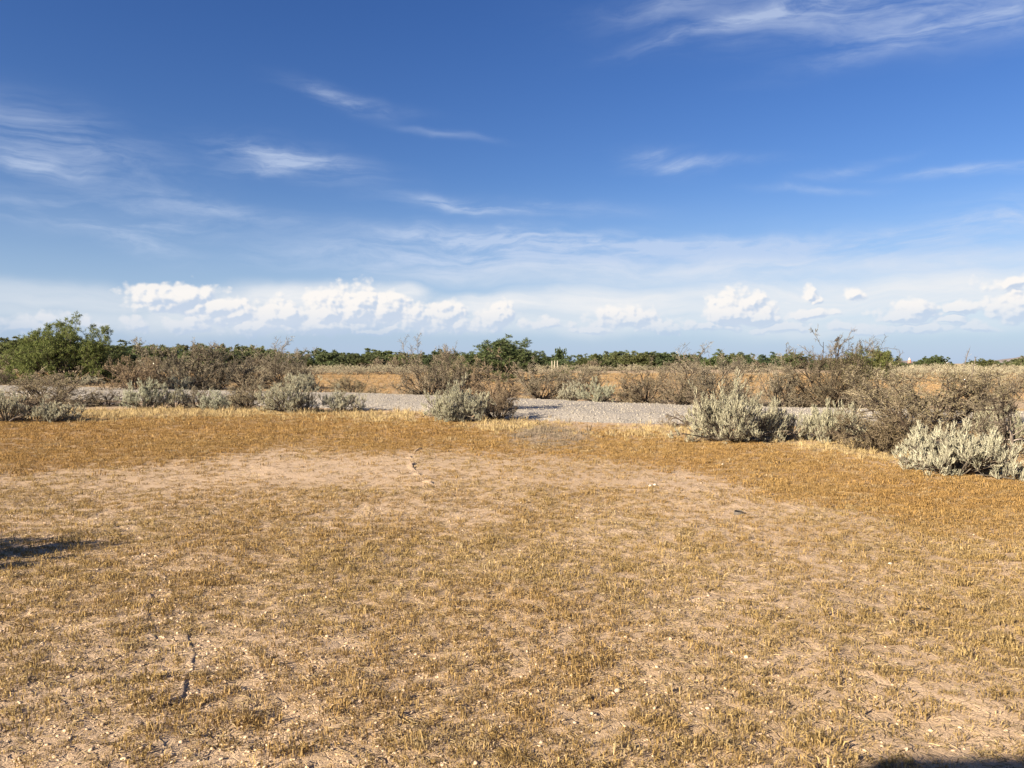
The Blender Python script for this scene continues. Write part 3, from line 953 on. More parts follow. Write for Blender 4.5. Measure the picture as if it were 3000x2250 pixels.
def saltbush(seed, H=.9, R=.8, shoots=7, leafn=6, stems=36, lo=6):
    rng = np.random.default_rng(seed)
    D = dome_dirs(rng, stems, lo, 88)
    az = np.arctan2(D[:, 1], D[:, 0])
    lump = 1 + .12 * np.sin(az * 2 + rng.uniform(0, 6)) + .10 * np.sin(az * 5 + rng.uniform(0, 6))
    L = lump / np.sqrt((np.hypot(D[:, 0], D[:, 1]) / R) ** 2 + (D[:, 2] / H) ** 2) * rng.uniform(.68, .92, stems)
    P = np.stack([np.cos(az) * .08, np.sin(az) * .08, np.zeros(stems)], -1)
    r0 = np.full(stems, .016)
    wood, fol = Geo(), Geo()
    p0 = grow(rng, P, D, L, 5, .14, .03); tubes(wood, p0, r0, r0 * .4, 4)
    P, D, L1, R1 = spawn(rng, p0, L, r0, 5, .30, .80, .42, .5, .15)
    p1 = grow(rng, P, D, L1, 4, .18, .10); tubes(wood, p1, R1, R1 * .45, 3)
    P, D, L2, R2 = spawn(rng, p1, L1, R1, 4, .2, .8, .58, .6, .25)
    p2 = grow(rng, P, D, L2, 2, .2, .2); tubes(wood, p2, R2, R2 * .5, 3)
    P, D, L3, R3 = spawn(rng, p2, L2, R2, shoots, .15, .6, .8, .6, .75)
    L3 = np.clip(L3, .08, .17) * rng.uniform(.7, 1.2, len(L3))
    p3 = grow(rng, P, D, L3, 2, .14, .28)
    bare = rng.uniform(0, 1, len(P)) < .16
    tubes(wood, p3[bare], np.full(bare.sum(), .0030), np.full(bare.sum(), .0016), 3)
    p3, L3, R3 = p3[~bare], L3[~bare], R3[~bare]; nb = len(p3)
    tubes(fol, p3, np.full(nb, .0040), np.full(nb, .0020), 3)
    # pale leaves set along each shoot and thickening its tip
    Pl, Dl, Ll, _ = spawn(rng, p3, L3, R3, leafn, .05, .42, .3, .5, .25)
    n = len(Pl)
    leaves(fol, Pl, Dl, rng.normal(0, 1, (n, 3)), rng.uniform(.009, .018, n), rng.uniform(.0040, .0066, n))
    return Plant([('branches', wood.mesh('saltbush_branches', M['saltwood'])), ('foliage', fol.mesh('saltbush_foliage', M['salt']))], 2.0)


def drybush(seed, H=1.4, R=1.1, stems=26, k1=5, k2=5, k3=6, lo=6, wander=.20, leafk=2, lenlo=.55, up=.02, tw=.0032, fan=1.0):
    rng = np.random.default_rng(seed)
    D = dome_dirs(rng, stems, lo, 88)
    az = np.arctan2(D[:, 1], D[:, 0])
    lump = 1 + .15 * np.sin(az * 2 + rng.uniform(0, 6)) + .12 * np.sin(az * 3 + rng.uniform(0, 6))
    L = lump / np.sqrt((np.hypot(D[:, 0], D[:, 1]) / R) ** 2 + (D[:, 2] / H) ** 2) * rng.uniform(lenlo, .95, stems)
    P = np.stack([np.cos(az) * .12, np.sin(az) * .12, np.zeros(stems)], -1)
    r0 = np.full(stems, .020)
    wood, tgs = Geo(), Geo()
    p0 = grow(rng, P, D, L, 7, wander, up); tubes(wood, p0, r0, r0 * .3, 4)
    P, D, L1, R1 = spawn(rng, p0, L, r0, k1, .22, .65, .50, .55, .08)
    p1 = grow(rng, P, D, L1, 5, wander * 1.2, up); tubes(wood, p1, R1, R1 * .4, 3)
    P, D, L2, R2 = spawn(rng, p1, L1, R1, k2, .15, .8 * fan, .55, .6, .05)
    p2 = grow(rng, P, D, L2, 3, wander * 1.6, up); R2 = np.maximum(R2, tw * 1.3); tubes(tgs, p2, R2, np.full(len(P), tw), 3)
    P, D, L3, R3 = spawn(rng, p2, L2, R2, k3, .1, .9 * fan, .55, .6, .03)
    L3 = np.clip(L3, .05, .28)
    p3 = grow(rng, P, D, L3, 2, wander * 1.7); tubes(tgs, p3, np.full(len(P), tw), np.full(len(P), tw * .55), 3)
    parts = [('branches', wood.mesh('dry_branches', M['bark'])), ('twigs', tgs.mesh('dry_twigs', M['twig']))]
    if leafk:
        lf = Geo()
        Pl, Dl, _, _ = spawn(rng, p3, L3, R3, leafk, .1, 1.0, .3, .5)
        n = len(Pl); leaves(lf, Pl, Dl, rng.normal(0, 1, (n, 3)), rng.uniform(.014, .030, n), rng.uniform(.007, .013, n))
        parts.append(('dry_leaves', lf.mesh('dry_leaves', M['twigleaf'])))
    return Plant(parts)


def mesquite(seed, H=5.0, R=4.3, stems=7, k1=6, k2=6, k3=6, lf=22, lo=8, leafL=(.10, .17), leafW=(.016, .028), droop=-.05, mat='mesq', asym=None):
    rng = np.random.default_rng(seed)
    D = dome_dirs(rng, stems, lo, 86, .62)
    az = np.arctan2(D[:, 1], D[:, 0])
    lump = 1 + .08 * np.sin(az * 2 + rng.uniform(0, 6)) + .08 * np.sin(az * 3 + rng.uniform(0, 6))
    L = lump / np.sqrt((np.hypot(D[:, 0], D[:, 1]) / R) ** 2 + (D[:, 2] / H) ** 2) * rng.uniform(.70, .80, stems)
    P = np.stack([np.cos(az) * .15, np.sin(az) * .15, np.zeros(stems)], -1)
    r0 = np.full(stems, .32 / math.sqrt(stems)) * H / 5
    wood, fol = Geo(), Geo()
    p0 = grow(rng, P, D, L, 8, .13, .0); tubes(wood, p0, r0, r0 * .25, 5)
    P, D, L1, R1 = spawn(rng, p0, L, r0, k1, .35, .75, .50, .5, .05)
    L1 = np.clip(L1, .20 * L.mean(), .40 * L.mean())
    p1 = grow(rng, P, D, L1, 4, .2, 0); tubes(wood, p1, R1, R1 * .35, 3)
    P, D, L2, R2 = spawn(rng, p1, L1, R1, k2, .2, .8, .5, .5, .0)
    p2 = grow(rng, P, D, L2, 3, .24, droop); tubes(wood, p2, R2, R2 * .4, 3)
    P, D, L3, R3 = spawn(rng, p2, L2, R2, k3, .15, .8, .6, .6, .05)
    L3 = np.clip(L3, .18, .75)
    p3 = grow(rng, P, D, L3, 2, .25, droop); tubes(wood, p3, np.full(len(P), .006), np.full(len(P), .003), 3)
    Pl, Dl, _, _ = spawn(rng, p3, L3, R3, lf, .05, .8, .3, .5, -.1)
    n = len(Pl)
    leaves(fol, Pl, Dl, rng.normal(0, 1, (n, 3)) + np.array([0, 0, .8]), rng.uniform(*leafL, n), rng.uniform(*leafW, n))
    return Plant([('trunk', wood.mesh('mesquite_trunk', M['bark'])), ('crown', fol.mesh('mesquite_crown', M[mat]))], 2.0)


SALT = [saltbush(1), saltbush(2, .85, .95), saltbush(3, .95, .7), saltbush(4, .7, 1.0, lo=3)]
SALT_NEAR = [saltbush(14, .9, .95, 7, 7, 60, 2), saltbush(15, .72, .85, 7, 7, 60, 2)]
SALT_FAR = [saltbush(21, 1.1, 1.2, 4, 4, 18, 8), saltbush(22, 1.0, 1.4, 4, 4, 18, 8), saltbush(23, 1.2, 1.1, 4, 4, 18, 8)]
DRY = [drybush(31), drybush(32, 1.5, 1.0, 28, lo=20), drybush(33, 1.0, 1.3, 30, lo=3), drybush(34, 1.8, 1.3, 26, 5, 5, 6, 15),
       drybush(35, 1.3, 1.2, 24, lo=6, wander=.24, leafk=3), drybush(36, 1.0, .9, 24, lo=3, wander=.26, leafk=1)]
DENSE = [drybush(40, 1.8, 1.5, 40, 5, 6, 6, 8, .20, 2, .70), drybush(41, .75, .95, 34, 5, 6, 6, 2, .24, 2), drybush(42, 1.4, 1.5, 32, 5, 6, 6, 4, .24, 3)]
BARE_BUSH = [drybush(51, 1.2, 1.0, 12, 5, 5, 5, 8, .25, 0, .5, 0, .004), drybush(52, .8, 1.0, 12, 5, 5, 5, 4, .28, 0, .5, -.02, .004)]
FARDRY = [drybush(61, 1.5, 1.6, 16, 5, 5, 5, 6, .22, 2, .55, .02, .009), drybush(62, 1.8, 1.4, 16, 5, 5, 5, 10, .22, 2, .55, .02, .009)]
TREE_LEFT = mesquite(71, 5.0, 4.6, 48, 6, 5, 4, 14, 2, (.11, .18), (.018, .032))
TREE_MID = mesquite(72, 4.2, 4.0, 34, 6, 5, 4, 14, 6, (.10, .17), (.024, .044), 0)
TREE_RIGHT = mesquite(73, 2.8, 2.6, 30, 6, 5, 4, 12, 4, (.09, .15), (.018, .032))
FAR_TREE = [mesquite(80 + s, 4.4, 4.2, 28, 5, 4, 3, 9, 3, (.24, .40), (.09, .16), 0, 'fartree') for s in range(4)]


def plant(tmpl, name, label, cat, px, base, wpx, top, rz=0.0, tint=(1, 1, 1), group=None, at=None, size=None, parts=True):
    """stand a plant where its base meets the ground; wpx and top give its width and height in the photo"""
    if at is None:
        gx, gy = ground_at(px, base)
        dist = gy
        w, h = wpx * dist / FPX, (base - top) * dist / FPX
    else:
        gx, gy = at; w, h = size
    lo, hi = tmpl.across(rz)
    sxy, sz = w / (hi - lo), h / tmpl.H
    gx = gx - (lo + hi) / 2 * sxy
    o = thing(name, label, cat, (gx, gy, hz(gx, gy) - .01), rz, (sxy, sxy, sz), group)
    for pn, me in tmpl.parts:
        c = obj(pn, me, o); c.color = (*tint, 1)
    return o


SB, DB, MT, DK = 'saltbush', 'dry_bush', 'mesquite_tree', 'bare_bush'
GR, TAN, RED, DRK, GRY = (1, 1, 1), (1.2, 1.17, 1.1), (1.04, .92, .84), (.68, .66, .66), (.85, .92, 1.0)
BUSHES = [
    # template, name, label, category, x, base, width, top, turn, tint
    (SALT[0], SB, 'grey-green saltbush cut by the left edge of the photo, pale bare wood at its foot', 'bush', 22, 1238, 95, 1150, .3, (1, 1, .97)),
    (BARE_BUSH[1], DK, 'dark leafless bush between two saltbushes at the far left', 'bush', 85, 1230, 140, 1158, .9, (.55, .5, .48)),
    (SALT[3], SB, 'small grey saltbush casting a shadow on orange grass at far left', 'bush', 168, 1235, 122, 1173, 1.9, (1, 1, .97)),
    (DRY[2], DB, 'wide tangled brown bush below the big green mesquite, beside the gravel', 'bush', 165, 1188, 250, 1100, .4, TAN),
    (DRY[5], DB, 'low dark brown brush at the right foot of the wide tangled left bush', 'bush', 300, 1190, 110, 1150, 2.4, DRK),
    (DRY[4], DB, 'tan-brown bush touching the right side of the big green mesquite', 'bush', 395, 1150, 170, 1052, .2, RED),
    (DENSE[2], DB, 'tallest broad brown bush on the left, behind the saltbush row', 'bush', 535, 1142, 230, 1012, 1.2, GR),
    (DRY[0], DB, 'grey twiggy bush on the right flank of the tallest broad left bush', 'bush', 630, 1142, 120, 1062, 2.2, (.8, .82, .85)),
    (SALT[1], SB, 'pale saltbush set back behind the left row, under the broad brown bush', 'bush', 512, 1146, 96, 1094, 1.0, GR),
    (SALT[2], SB, 'leftmost tall saltbush of the row along the near gravel edge', 'bush', 424, 1197, 112, 1115, 2.0, (.95, 1, .98)),
    (SALT[0], SB, 'low saltbush with brown twigs, second from left along the gravel edge', 'bush', 515, 1195, 95, 1136, 3.0, (1, 1, .97)),
    (DRY[5], DB, 'small brown twiggy bush squeezed between two saltbushes of the left row', 'bush', 580, 1195, 80, 1133, 1.0, GR),
    (SALT[2], SB, 'narrow upright saltbush standing foremost in the left row', 'bush', 627, 1203, 80, 1146, 4.0, (.95, 1, 1)),
    (SALT[1], SB, 'pale little saltbush left of the round brown bush of the row', 'bush', 688, 1194, 60, 1150, .6, (1.1, 1.08, 1)),
    (DRY[1], DB, 'round upright brown bush standing within the left saltbush row', 'bush', 724, 1195, 115, 1098, .5, TAN),
    (SALT[1], SB, 'large grey saltbush left of the gap where gravel shows', 'bush', 825, 1208, 135, 1113, 5.0, (1, 1, .97)),
    (DRY[5], DB, 'brown twigs on the right side of the large grey saltbush', 'bush', 892, 1206, 75, 1148, 2.0, GR),
    (SALT[0], SB, 'round saltbush on the far side of the gravel, left of the orange field', 'bush', 884, 1157, 104, 1096, 2.6, (1, 1, .97)),
    (DENSE[0], DB, 'tall brown bush with bare tips poking above the tree line, left of the field', 'bush', 830, 1140, 160, 1022, 1.7, GR),
    (DRY[1], DB, 'lower brown bush left of the tall bare-tipped bush', 'bush', 735, 1138, 120, 1055, 2.9, GR),
    (DRY[2], DB, 'low wide tan bush beyond the gravel in front of the orange field', 'bush', 1035, 1158, 165, 1102, .8, (1.3, 1.25, 1.1)),
    (SALT[3], SB, 'saltbush alone on the near gravel edge with a dark hollow under it', 'bush', 1008, 1203, 116, 1140, 1.4, GR),
    (DENSE[0], DB, 'large dark brown bush left of the central green mesquite', 'bush', 1262, 1164, 175, 1020, .1, (.95, .92, .9)),
    (DRY[4], DB, 'tan bush between the dark brown bush and the central mesquite', 'bush', 1365, 1158, 130, 1052, 3.4, TAN),
    (SALT_NEAR[0], SB, 'central pale saltbush before the gravel with dead branches at its left foot', 'bush', 1338, 1234, 170, 1126, .7, (.97, .98, .95)),
    (DRY[1], DB, 'reddish brown bush rising behind the central pale saltbush', 'bush', 1440, 1214, 145, 1075, 4.0, RED),
    (DRY[0], DB, 'reddish twiggy bush on the gravel just right of the central saltbush', 'bush', 1455, 1228, 100, 1145, 1.1, (1.0, .90, .82)),
    (DRY[0], DB, 'brown bush beyond the gravel, first right of the reddish bushes', 'bush', 1588, 1170, 160, 1073, 5.2, GR),
    (DRY[4], DB, 'brown bush behind the paired saltbushes beyond the gravel', 'bush', 1690, 1160, 145, 1074, .3, GR),
    (SALT[2], SB, 'smaller left one of the paired saltbushes beyond the gravel', 'bush', 1674, 1178, 72, 1122, 2.2, GR),
    (SALT[1], SB, 'larger right one of the paired saltbushes beyond the gravel', 'bush', 1747, 1181, 105, 1116, .9, (.95, 1, .97)),
    (DRY[0], DB, 'dark vase-shaped brown bush right of the gap to the orange field', 'bush', 1888, 1181, 150, 1075, 2.7, (.85, .82, .8)),
    (DRY[5], DB, 'pale fawn brush at the left foot of the dark vase-shaped bush', 'bush', 1850, 1181, 80, 1140, 0, (1.35, 1.3, 1.2)),
    (DENSE[0], DB, 'broad brown bush behind the biggest saltbush, grey tips above the tree line', 'bush', 2085, 1190, 230, 1045, .6, GR),
    (DRY[1], DB, 'brown bush between the dark vase-shaped bush and the biggest saltbush', 'bush', 1985, 1200, 120, 1085, 3.6, (.95, .9, .85)),
    (BARE_BUSH[0], DK, 'thin leafless bush sprawling on the gravel left of the biggest saltbush', 'bush', 2030, 1250, 150, 1150, 5.0, (.9, .85, .8)),
    (SALT_NEAR[0], SB, 'biggest pale saltbush, right of centre at the near gravel edge', 'bush', 2150, 1292, 250, 1128, 2.4, (1.0,.99,.95)),
    (SALT[3], SB, 'low lobe-like saltbush against the right side of the biggest saltbush', 'bush', 2290, 1288, 125, 1190, 1.0, (1.02, 1.02, .98)),
    (SALT_NEAR[1], SB, 'round pale saltbush between the biggest saltbush and the dark low bush', 'bush', 2438, 1293, 140, 1182, .2, (1.0, 1.0, .95)),
    (DRY[2], DB, 'brown bush left of the tall bush that carries the bird', 'bush', 2270, 1196, 160, 1070, 1.9, GR),
    (DENSE[2], DB, 'big tan-brown twiggy bush filling the right side behind the pale saltbush', 'bush', 2725, 1262, 360, 1092, .4, (.98, .96, .9)),
    (DRY[5], DB, 'brown bush left of the big tan-brown twiggy bush, beyond the gravel', 'bush', 2575, 1215, 160, 1118, .9, (.9, .88, .85)),
    (DENSE[1], DB, 'dense dark brown low bush left of the nearest saltbush', 'bush', 2618, 1327, 270, 1208, 1.3, (.72, .66, .6)),
    (SALT_NEAR[1], SB, 'nearest and palest saltbush, at the right beside orange grass', 'bush', 2800, 1388, 252, 1246, 3.3, (1.0, 1.0, .98)),
    (BARE_BUSH[0], DK, 'dark leafless bush cut by the right edge of the photo', 'bush', 2985, 1330, 190, 1130, .8, (.6, .58, .56)),
    (SALT[2], SB, 'small pale saltbush tips among the dark branches at the right edge', 'bush', 2930, 1300, 110, 1200, 4.4, (1.0, 1.0, .92)),
    (DRY[4], DB, 'brown bush right of the big tan-brown bush near the right edge', 'bush', 2890, 1262, 150, 1120, 5.2, GR),
    (DRY[2], DB, 'brown bush at the left edge, left of the big green mesquite', 'bush', 15, 1122, 110, 1042, .4, TAN),
    (DRY[5], DB, 'small dark bush at the left edge on the far gravel side', 'bush', 12, 1127, 60, 1092, 1.4, DRK),
    (SALT[0], SB, 'grey saltbush half hidden under the right of the big green mesquite', 'bush', 270, 1130, 60, 1102, .4, GR),
    (DRY[5], DB, 'brown brush in front of the trunk of the big green mesquite', 'bush', 150, 1130, 150, 1095, 4.4, TAN),
]
for b in BUSHES:
    plant(b[0], b[1], b[2], b[3], b[4], b[5], b[6], b[7], b[8], b[9], 'bushes along the gravel road')

plant(TREE_LEFT, MT, 'big green mesquite tree standing beyond the gravel at the left', 'tree', 200, 1122, 292, 952, .4, (1.04, 1.06, .95))
plant(TREE_MID, MT, 'dark green mesquite tree rising above the tree line in the centre', 'tree', 1448, 1117, 320, 1002, 1.2, (.78, .85, .95))
plant(TREE_RIGHT, MT, 'small light green mesquite tree right of the bush with the bird', 'tree', 2550, 1113, 165, 1030, 2.0, (1.15, 1.1, 1.0))
# the bush out of the picture on the left, whose shadow falls into it
plant(SALT_NEAR[1], SB, 'dark shrub at the left edge in front, throwing a long shadow', 'bush', 0, 0, 0, 0, 1.0, (.5, .52, .45), None, at=(-5.22, 5.85), size=(1.5, .64))


# tall dead-topped bush with the bird's branch
def bird_bush():
    gx, gy = ground_at(2435, 1198)
    s = gy / FPX
    o = thing('dry_bush', 'tallest grey-brown bush on the right, a bare branch with a bird on top', 'bush', (gx, gy, hz(gx, gy) - .01), 0, (1, 1, 1), 'bushes along the gravel road')
    t = drybush(91, 2.2, 1.3, 50, 5, 6, 6, 8, .2, 2, .72)
    lo, hi = t.across(0)
    for pn, me in t.parts:
        c = obj(pn, me, o); c.color = (.66, .63, .58, 1)
        c.scale = (235 * s / (hi - lo),) * 2 + ((1198 - 1012) * s / t.H,)
    f = lambda px, py: ((px - 2435) * s, (1198 - py) * s)
    rng = np.random.default_rng(5)
    g = Geo()
    for pts, r in (([(2440, 1100), (2452, 1040), (2456, 1010), (2478, 992), (2487, 975), (2492, 962)], .018), ([(2448, 1060), (2446, 1020), (2449, 1001)], .012),
                   ([(2400, 1100), (2385, 1050), (2362, 1022), (2340, 1008)], .014), ([(2395, 1070), (2382, 1030), (2380, 1008)], .010), ([(2478, 992), (2490, 988), (2500, 985)], .008),
                   ([(2487, 975), (2498, 963), (2506, 964)], .007), ([(2452, 1040), (2440, 1015), (2430, 1010)], .008)):
        q = np.array([f(*p) for p in pts]); n = len(q)
        p3 = np.stack([q[:, 0], np.cumsum(rng.normal(0, .02, n)), q[:, 1]], -1)[None]
        tubes(g, p3, np.array([r]), np.array([r * .35]), 5)
        Pk, Dk, Lk, Rk = spawn(rng, p3, np.array([.7]), np.array([r]), 10, .3, .8, .22, .4, .15)
        pk = grow(rng, Pk, Dk, Lk, 3, .25); tubes(g, pk, np.full(len(Pk), .005), np.full(len(Pk), .003), 3)
    c = obj('bare_branches', g.mesh('bare_branches', M['deadwood']), o); c.color = (1.1, 1.05, 1.0, 1)
    c['label'] = 'grey bare branches reaching above the bush'
    return gx, gy, f, s


BGX, BGY, bf, bs = bird_bush()


def bird():
    x, z = bf(2449, 1001)
    o = thing('bird', 'small dark bird perched on the bare branch of the tall right bush', 'bird', (BGX + x, BGY, hz(BGX, BGY) + z), .35)
    # body swept along a spine from tail to crown
    sp = np.array([(-.15, .035, .010), (-.11, .045, .016), (-.07, .062, .024), (-.03, .085, .040), (.01, .112, .046), (.045, .142, .040), (.062, .165, .030), (.075, .182, .031), (.092, .192, .026), (.108, .192, .012), (.112, .192, .003)])
    t = np.linspace(0, 1, 24); ti = np.linspace(0, 1, len(sp))
    sp = np.stack([np.interp(t, ti, sp[:, c]) for c in range(3)], -1)
    d = norm(np.gradient(sp[:, :2], axis=0)); nrm = np.stack([-d[:, 1], d[:, 0]], -1)
    g = Geo(); S = 12; v = []
    for i in range(len(sp)):
        for s in range(S):
            a = 2 * math.pi * s / S
            side, upv = math.sin(a) * sp[i, 2] * (1.0 if i > 3 else 1.3), math.cos(a) * sp[i, 2] * (1.0 if i > 3 else .5)
            v.append((sp[i, 0] + nrm[i, 0] * upv, side, sp[i, 1] + nrm[i, 1] * upv))
    f = [(i * S + s, i * S + (s + 1) % S, (i + 1) * S + (s + 1) % S, (i + 1) * S + s) for i in range(len(sp) - 1) for s in range(S)]
    g.add(v, f)
    g.f.append(np.array([tuple(range(S))])); 
    obj('body', g.mesh('bird_body', plain('dark_feathers', (.055, .05, .048), .7, .3, 30), True), o)
    g = Geo(); a = np.array([(.108, 0, .197), (.108, .006, .190), (.108, -.006, .190), (.135, 0, .189)]); g.add(a, [(0, 1, 3), (0, 3, 2), (1, 2, 3), (0, 2, 1)])
    obj('beak', g.mesh('bird_beak', plain('beak', (.04, .035, .03))), o)
    for sgn in (-1, 1):
        g = Geo(); tubes(g, np.array([[(.0, sgn * .018, .085), (.012, sgn * .018, .04), (.004, sgn * .016, .0)]]), np.array([.005]), np.array([.004]), 5)
        obj('leg', g.mesh('bird_leg', plain('bird_leg', (.05, .045, .04))), o)


bird()

# ------------------------------------------------------------------ far rows
LAND = [(190, 'big left mesquite'), (535, 'broad left bush'), (830, 'bare-tipped bush'), (1455, 'central mesquite'), (1888, 'vase-shaped bush'),
        (2435, 'bird bush'), (2550, 'light green mesquite'), (2815, 'nearest saltbush')]
ORD = ['first', 'second', 'third', 'fourth', 'fifth', 'sixth', 'seventh', 'eighth', 'ninth', 'tenth', 'eleventh', 'twelfth', 'thirteenth', 'fourteenth', 'fifteenth', 'sixteenth',
       'seventeenth', 'eighteenth', 'nineteenth', 'twentieth']


def where_from(items, what):
    """labels that count a row of look-alikes rightwards from the nearest landmark"""
    cnt, out = {}, []
    for px in items:
        lm = [n for x, n in LAND if x <= px]
        key = lm[-1] if lm else 'left edge'
        cnt[key] = cnt.get(key, 0) + 1
        out.append('%s, %s right of %s' % (what, ORD[cnt[key] - 1], key))
    return out


R2 = np.random.default_rng(99)
# tree line: (x, distance, top row)
tops = [(0, 1000), (100, 1005), (330, 1015), (420, 1022), (520, 1018), (640, 1026), (720, 1020), (790, 1028), (880, 1032), (960, 1026), (1040, 1036), (1100, 1030), (1180, 1034), (1250, 1036),
        (1600, 1042), (1660, 1046), (1740, 1042), (1830, 1037), (1920, 1042), (1990, 1036), (2060, 1044), (2140, 1040), (2240, 1044), (2300, 1036), (2400, 1048), (2640, 1052), (2740, 1048), (2800, 1060), (2860, 1051), (2960, 1052), (3000, 1056)]
TX, TY = zip(*tops)
xs = np.arange(-60, 3080, 62) + R2.uniform(-22, 22, 51)
rows = []
for x in xs:
    d = R2.uniform(170, 260); rows.append((x, d, 0))
for x in np.arange(-60, 3100, 105) + R2.uniform(-40, 40, 31):
    rows.append((x, R2.uniform(300, 420), 1))
front = sorted([r for r in rows if r[2] == 0]); back = sorted([r for r in rows if r[2] == 1])
for rw, what, grp in ((front, 'green far tree of the front row', 'front row of the far tree line'), (back, 'green far tree of the back row', 'back row of the far tree line')):
    labs = where_from([r[0] for r in rw], what)
    for (x, d, _), lb in zip(rw, labs):
        top = np.interp(x, TX, TY) + R2.uniform(-6, 9)
        h = CAM_H + (1065 - top) * d / FPX
        if 2620 < x < 3000: h *= R2.uniform(.75, 1.0)
        w = R2.uniform(2.0, 3.1) * h
        v = R2.uniform(.8, 1.2)
        plant(FAR_TREE[R2.integers(0, 4)], MT, lb, 'tree', 0, 0, 0, 0, R2.uniform(0, 6.28), (v * R2.uniform(.9, 1.15), v, v * R2.uniform(.85, 1.05)), grp,
              at=((x - 1500) / FPX * d, d), size=(w, h))
# taller single tree in the line
plant(FAR_TREE[1], MT, 'taller pointed tree sticking out of the far line, right of the central mesquite', 'tree', 0, 0, 0, 0, 1.0, (.95, 1, .95), None, at=((1637 - 1500) / FPX * 190, 190), size=(3.6, 4.9))

sal = []
for y0, x0, x1, step in ((1097, 600, 1215, 34), (1090, 590, 1230, 30), (1084, 560, 1260, 34), (1096, 1560, 1800, 40), (1088, 1540, 2060, 34), (1083, 1560, 2330, 36), (1079, 560, 1260, 38), (1079, 1560, 2360, 36), (1093, 1820, 2340, 60),
                         (1120, 2610, 3040, 70), (1104, 2600, 3060, 52), (1094, 2590, 3060, 42), (1087, 2600, 3060, 38), (1082, 2600, 3050, 40), (1092, -40, 60, 50), (1098, 330, 460, 60)):
    for x in np.arange(x0, x1, step):
        sal.append((x + R2.uniform(-12, 12), y0 + R2.uniform(-2, 2), y0))
ROWN = {1097: 'nearest', 1096: 'nearest', 1120: 'nearest', 1104: 'second', 1090: 'second', 1088: 'second', 1094: 'third', 1084: 'third', 1083: 'third', 1087: 'fourth', 1082: 'fifth', 1079: 'farthest', 1093: 'scattered', 1092: 'single', 1098: 'single'}
for rn in ('nearest', 'second', 'third', 'fourth', 'fifth', 'farthest', 'scattered', 'single'):
    rw = sorted([s for s in sal if ROWN[s[2]] == rn])
    labs = where_from([s[0] for s in rw], 'pale far saltbush, %s row' % rn)
    for (x, y, _), lb in zip(rw, labs):
        gx, gy = ground_at(x, y)
        v = R2.uniform(.9, 1.15)
        plant(SALT_FAR[R2.integers(0, 3)], SB, lb, 'bush', 0, 0, 0, 0, R2.uniform(0, 6.28), (v * 1.05, v, v * .92), 'far saltbushes beyond the field', at=(gx, gy), size=(R2.uniform(2.2, 3.6), R2.uniform(1.0, 1.6)))
fd = [(730, 1088, 95, 1045), (1170, 1092, 60, 1050), (1735, 1088, 50, 1056), (1120, 1086, 70, 1052), (2210, 1092, 90, 1062), (2700, 1092, 40, 1068), (2780, 1100, 46, 1074), (2950, 1090, 40, 1068), (2020, 1096, 80, 1060), (300, 1105, 90, 1050), (690, 1105, 60, 1060),
      (2640, 1135, 80, 1098), (2850, 1130, 70, 1095), (2960, 1150, 90, 1098)]
labs = where_from([f[0] for f in sorted(fd)], 'small brown bush among far saltbushes')
for (x, y, w, t), lb in zip(sorted(fd), labs):
    plant(FARDRY[R2.integers(0, 2)], DB, lb, 'bush', x, y, w, t, R2.uniform(0, 6), (1, .95, .9), 'small far brown bushes')


# ------------------------------------------------------------------ far things on the horizon
def boxes(geo, lo, hi):
    x0, y0, z0 = lo; x1, y1, z1 = hi
    v = [(x0, y0, z0), (x1, y0, z0), (x1, y1, z0), (x0, y1, z0), (x0, y0, z1), (x1, y0, z1), (x1, y1, z1), (x0, y1, z1)]
    geo.add(v, [(0, 3, 2, 1), (4, 5, 6, 7), (0, 1, 5, 4), (1, 2, 6, 5), (2, 3, 7, 6), (3, 0, 4, 7)])


def hill(name, pts, d, depth, col):
    """ridge line given in photo pixels, standing d metres away"""
    n = 60; px = np.linspace(pts[0][0], pts[-1][0], n)
    h = CAM_H + (1065 - np.interp(px, [p[0] for p in pts], [p[1] for p in pts])) * d / FPX
    x = (px - 1500) / FPX * d
    u = np.linspace(-1, 1, 21)
    X = np.repeat(x[:, None], 21, 1); Y = d + u[None] * depth
    prof = (1 - np.abs(u)) ** .8
    rough = 1 + (fbm(X / 160, Y / 160, 4, 7) - .5) * .5 * (np.abs(u)[None] > .01)
    Z = h[:, None] * prof[None] * rough - 4 * (1 - prof[None])
    g = Geo(); i = np.arange(n - 1)[:, None] * 21; j = np.arange(20)[None]
    g.add(np.stack([X, np.broadcast_to(Y, X.shape), Z], -1), np.stack([i + j, i + 21 + j, i + 22 + j, i + j + 1], -1).reshape(-1, 4))
    obj(name, g.mesh(name, plain('hill_rock', col, .95, .3, .01), True), kind='structure')


hill('hill', [(2920, 1068), (2950, 1058), (2975, 1049), (3000, 1043), (3060, 1034), (3140, 1046), (3260, 1066)], 8500, 900, (.21, .18, .17))
hill('hill', [(2570, 1067), (2600, 1060), (2640, 1057), (2680, 1060), (2740, 1067)], 9500, 900, (.21, .18, .17))


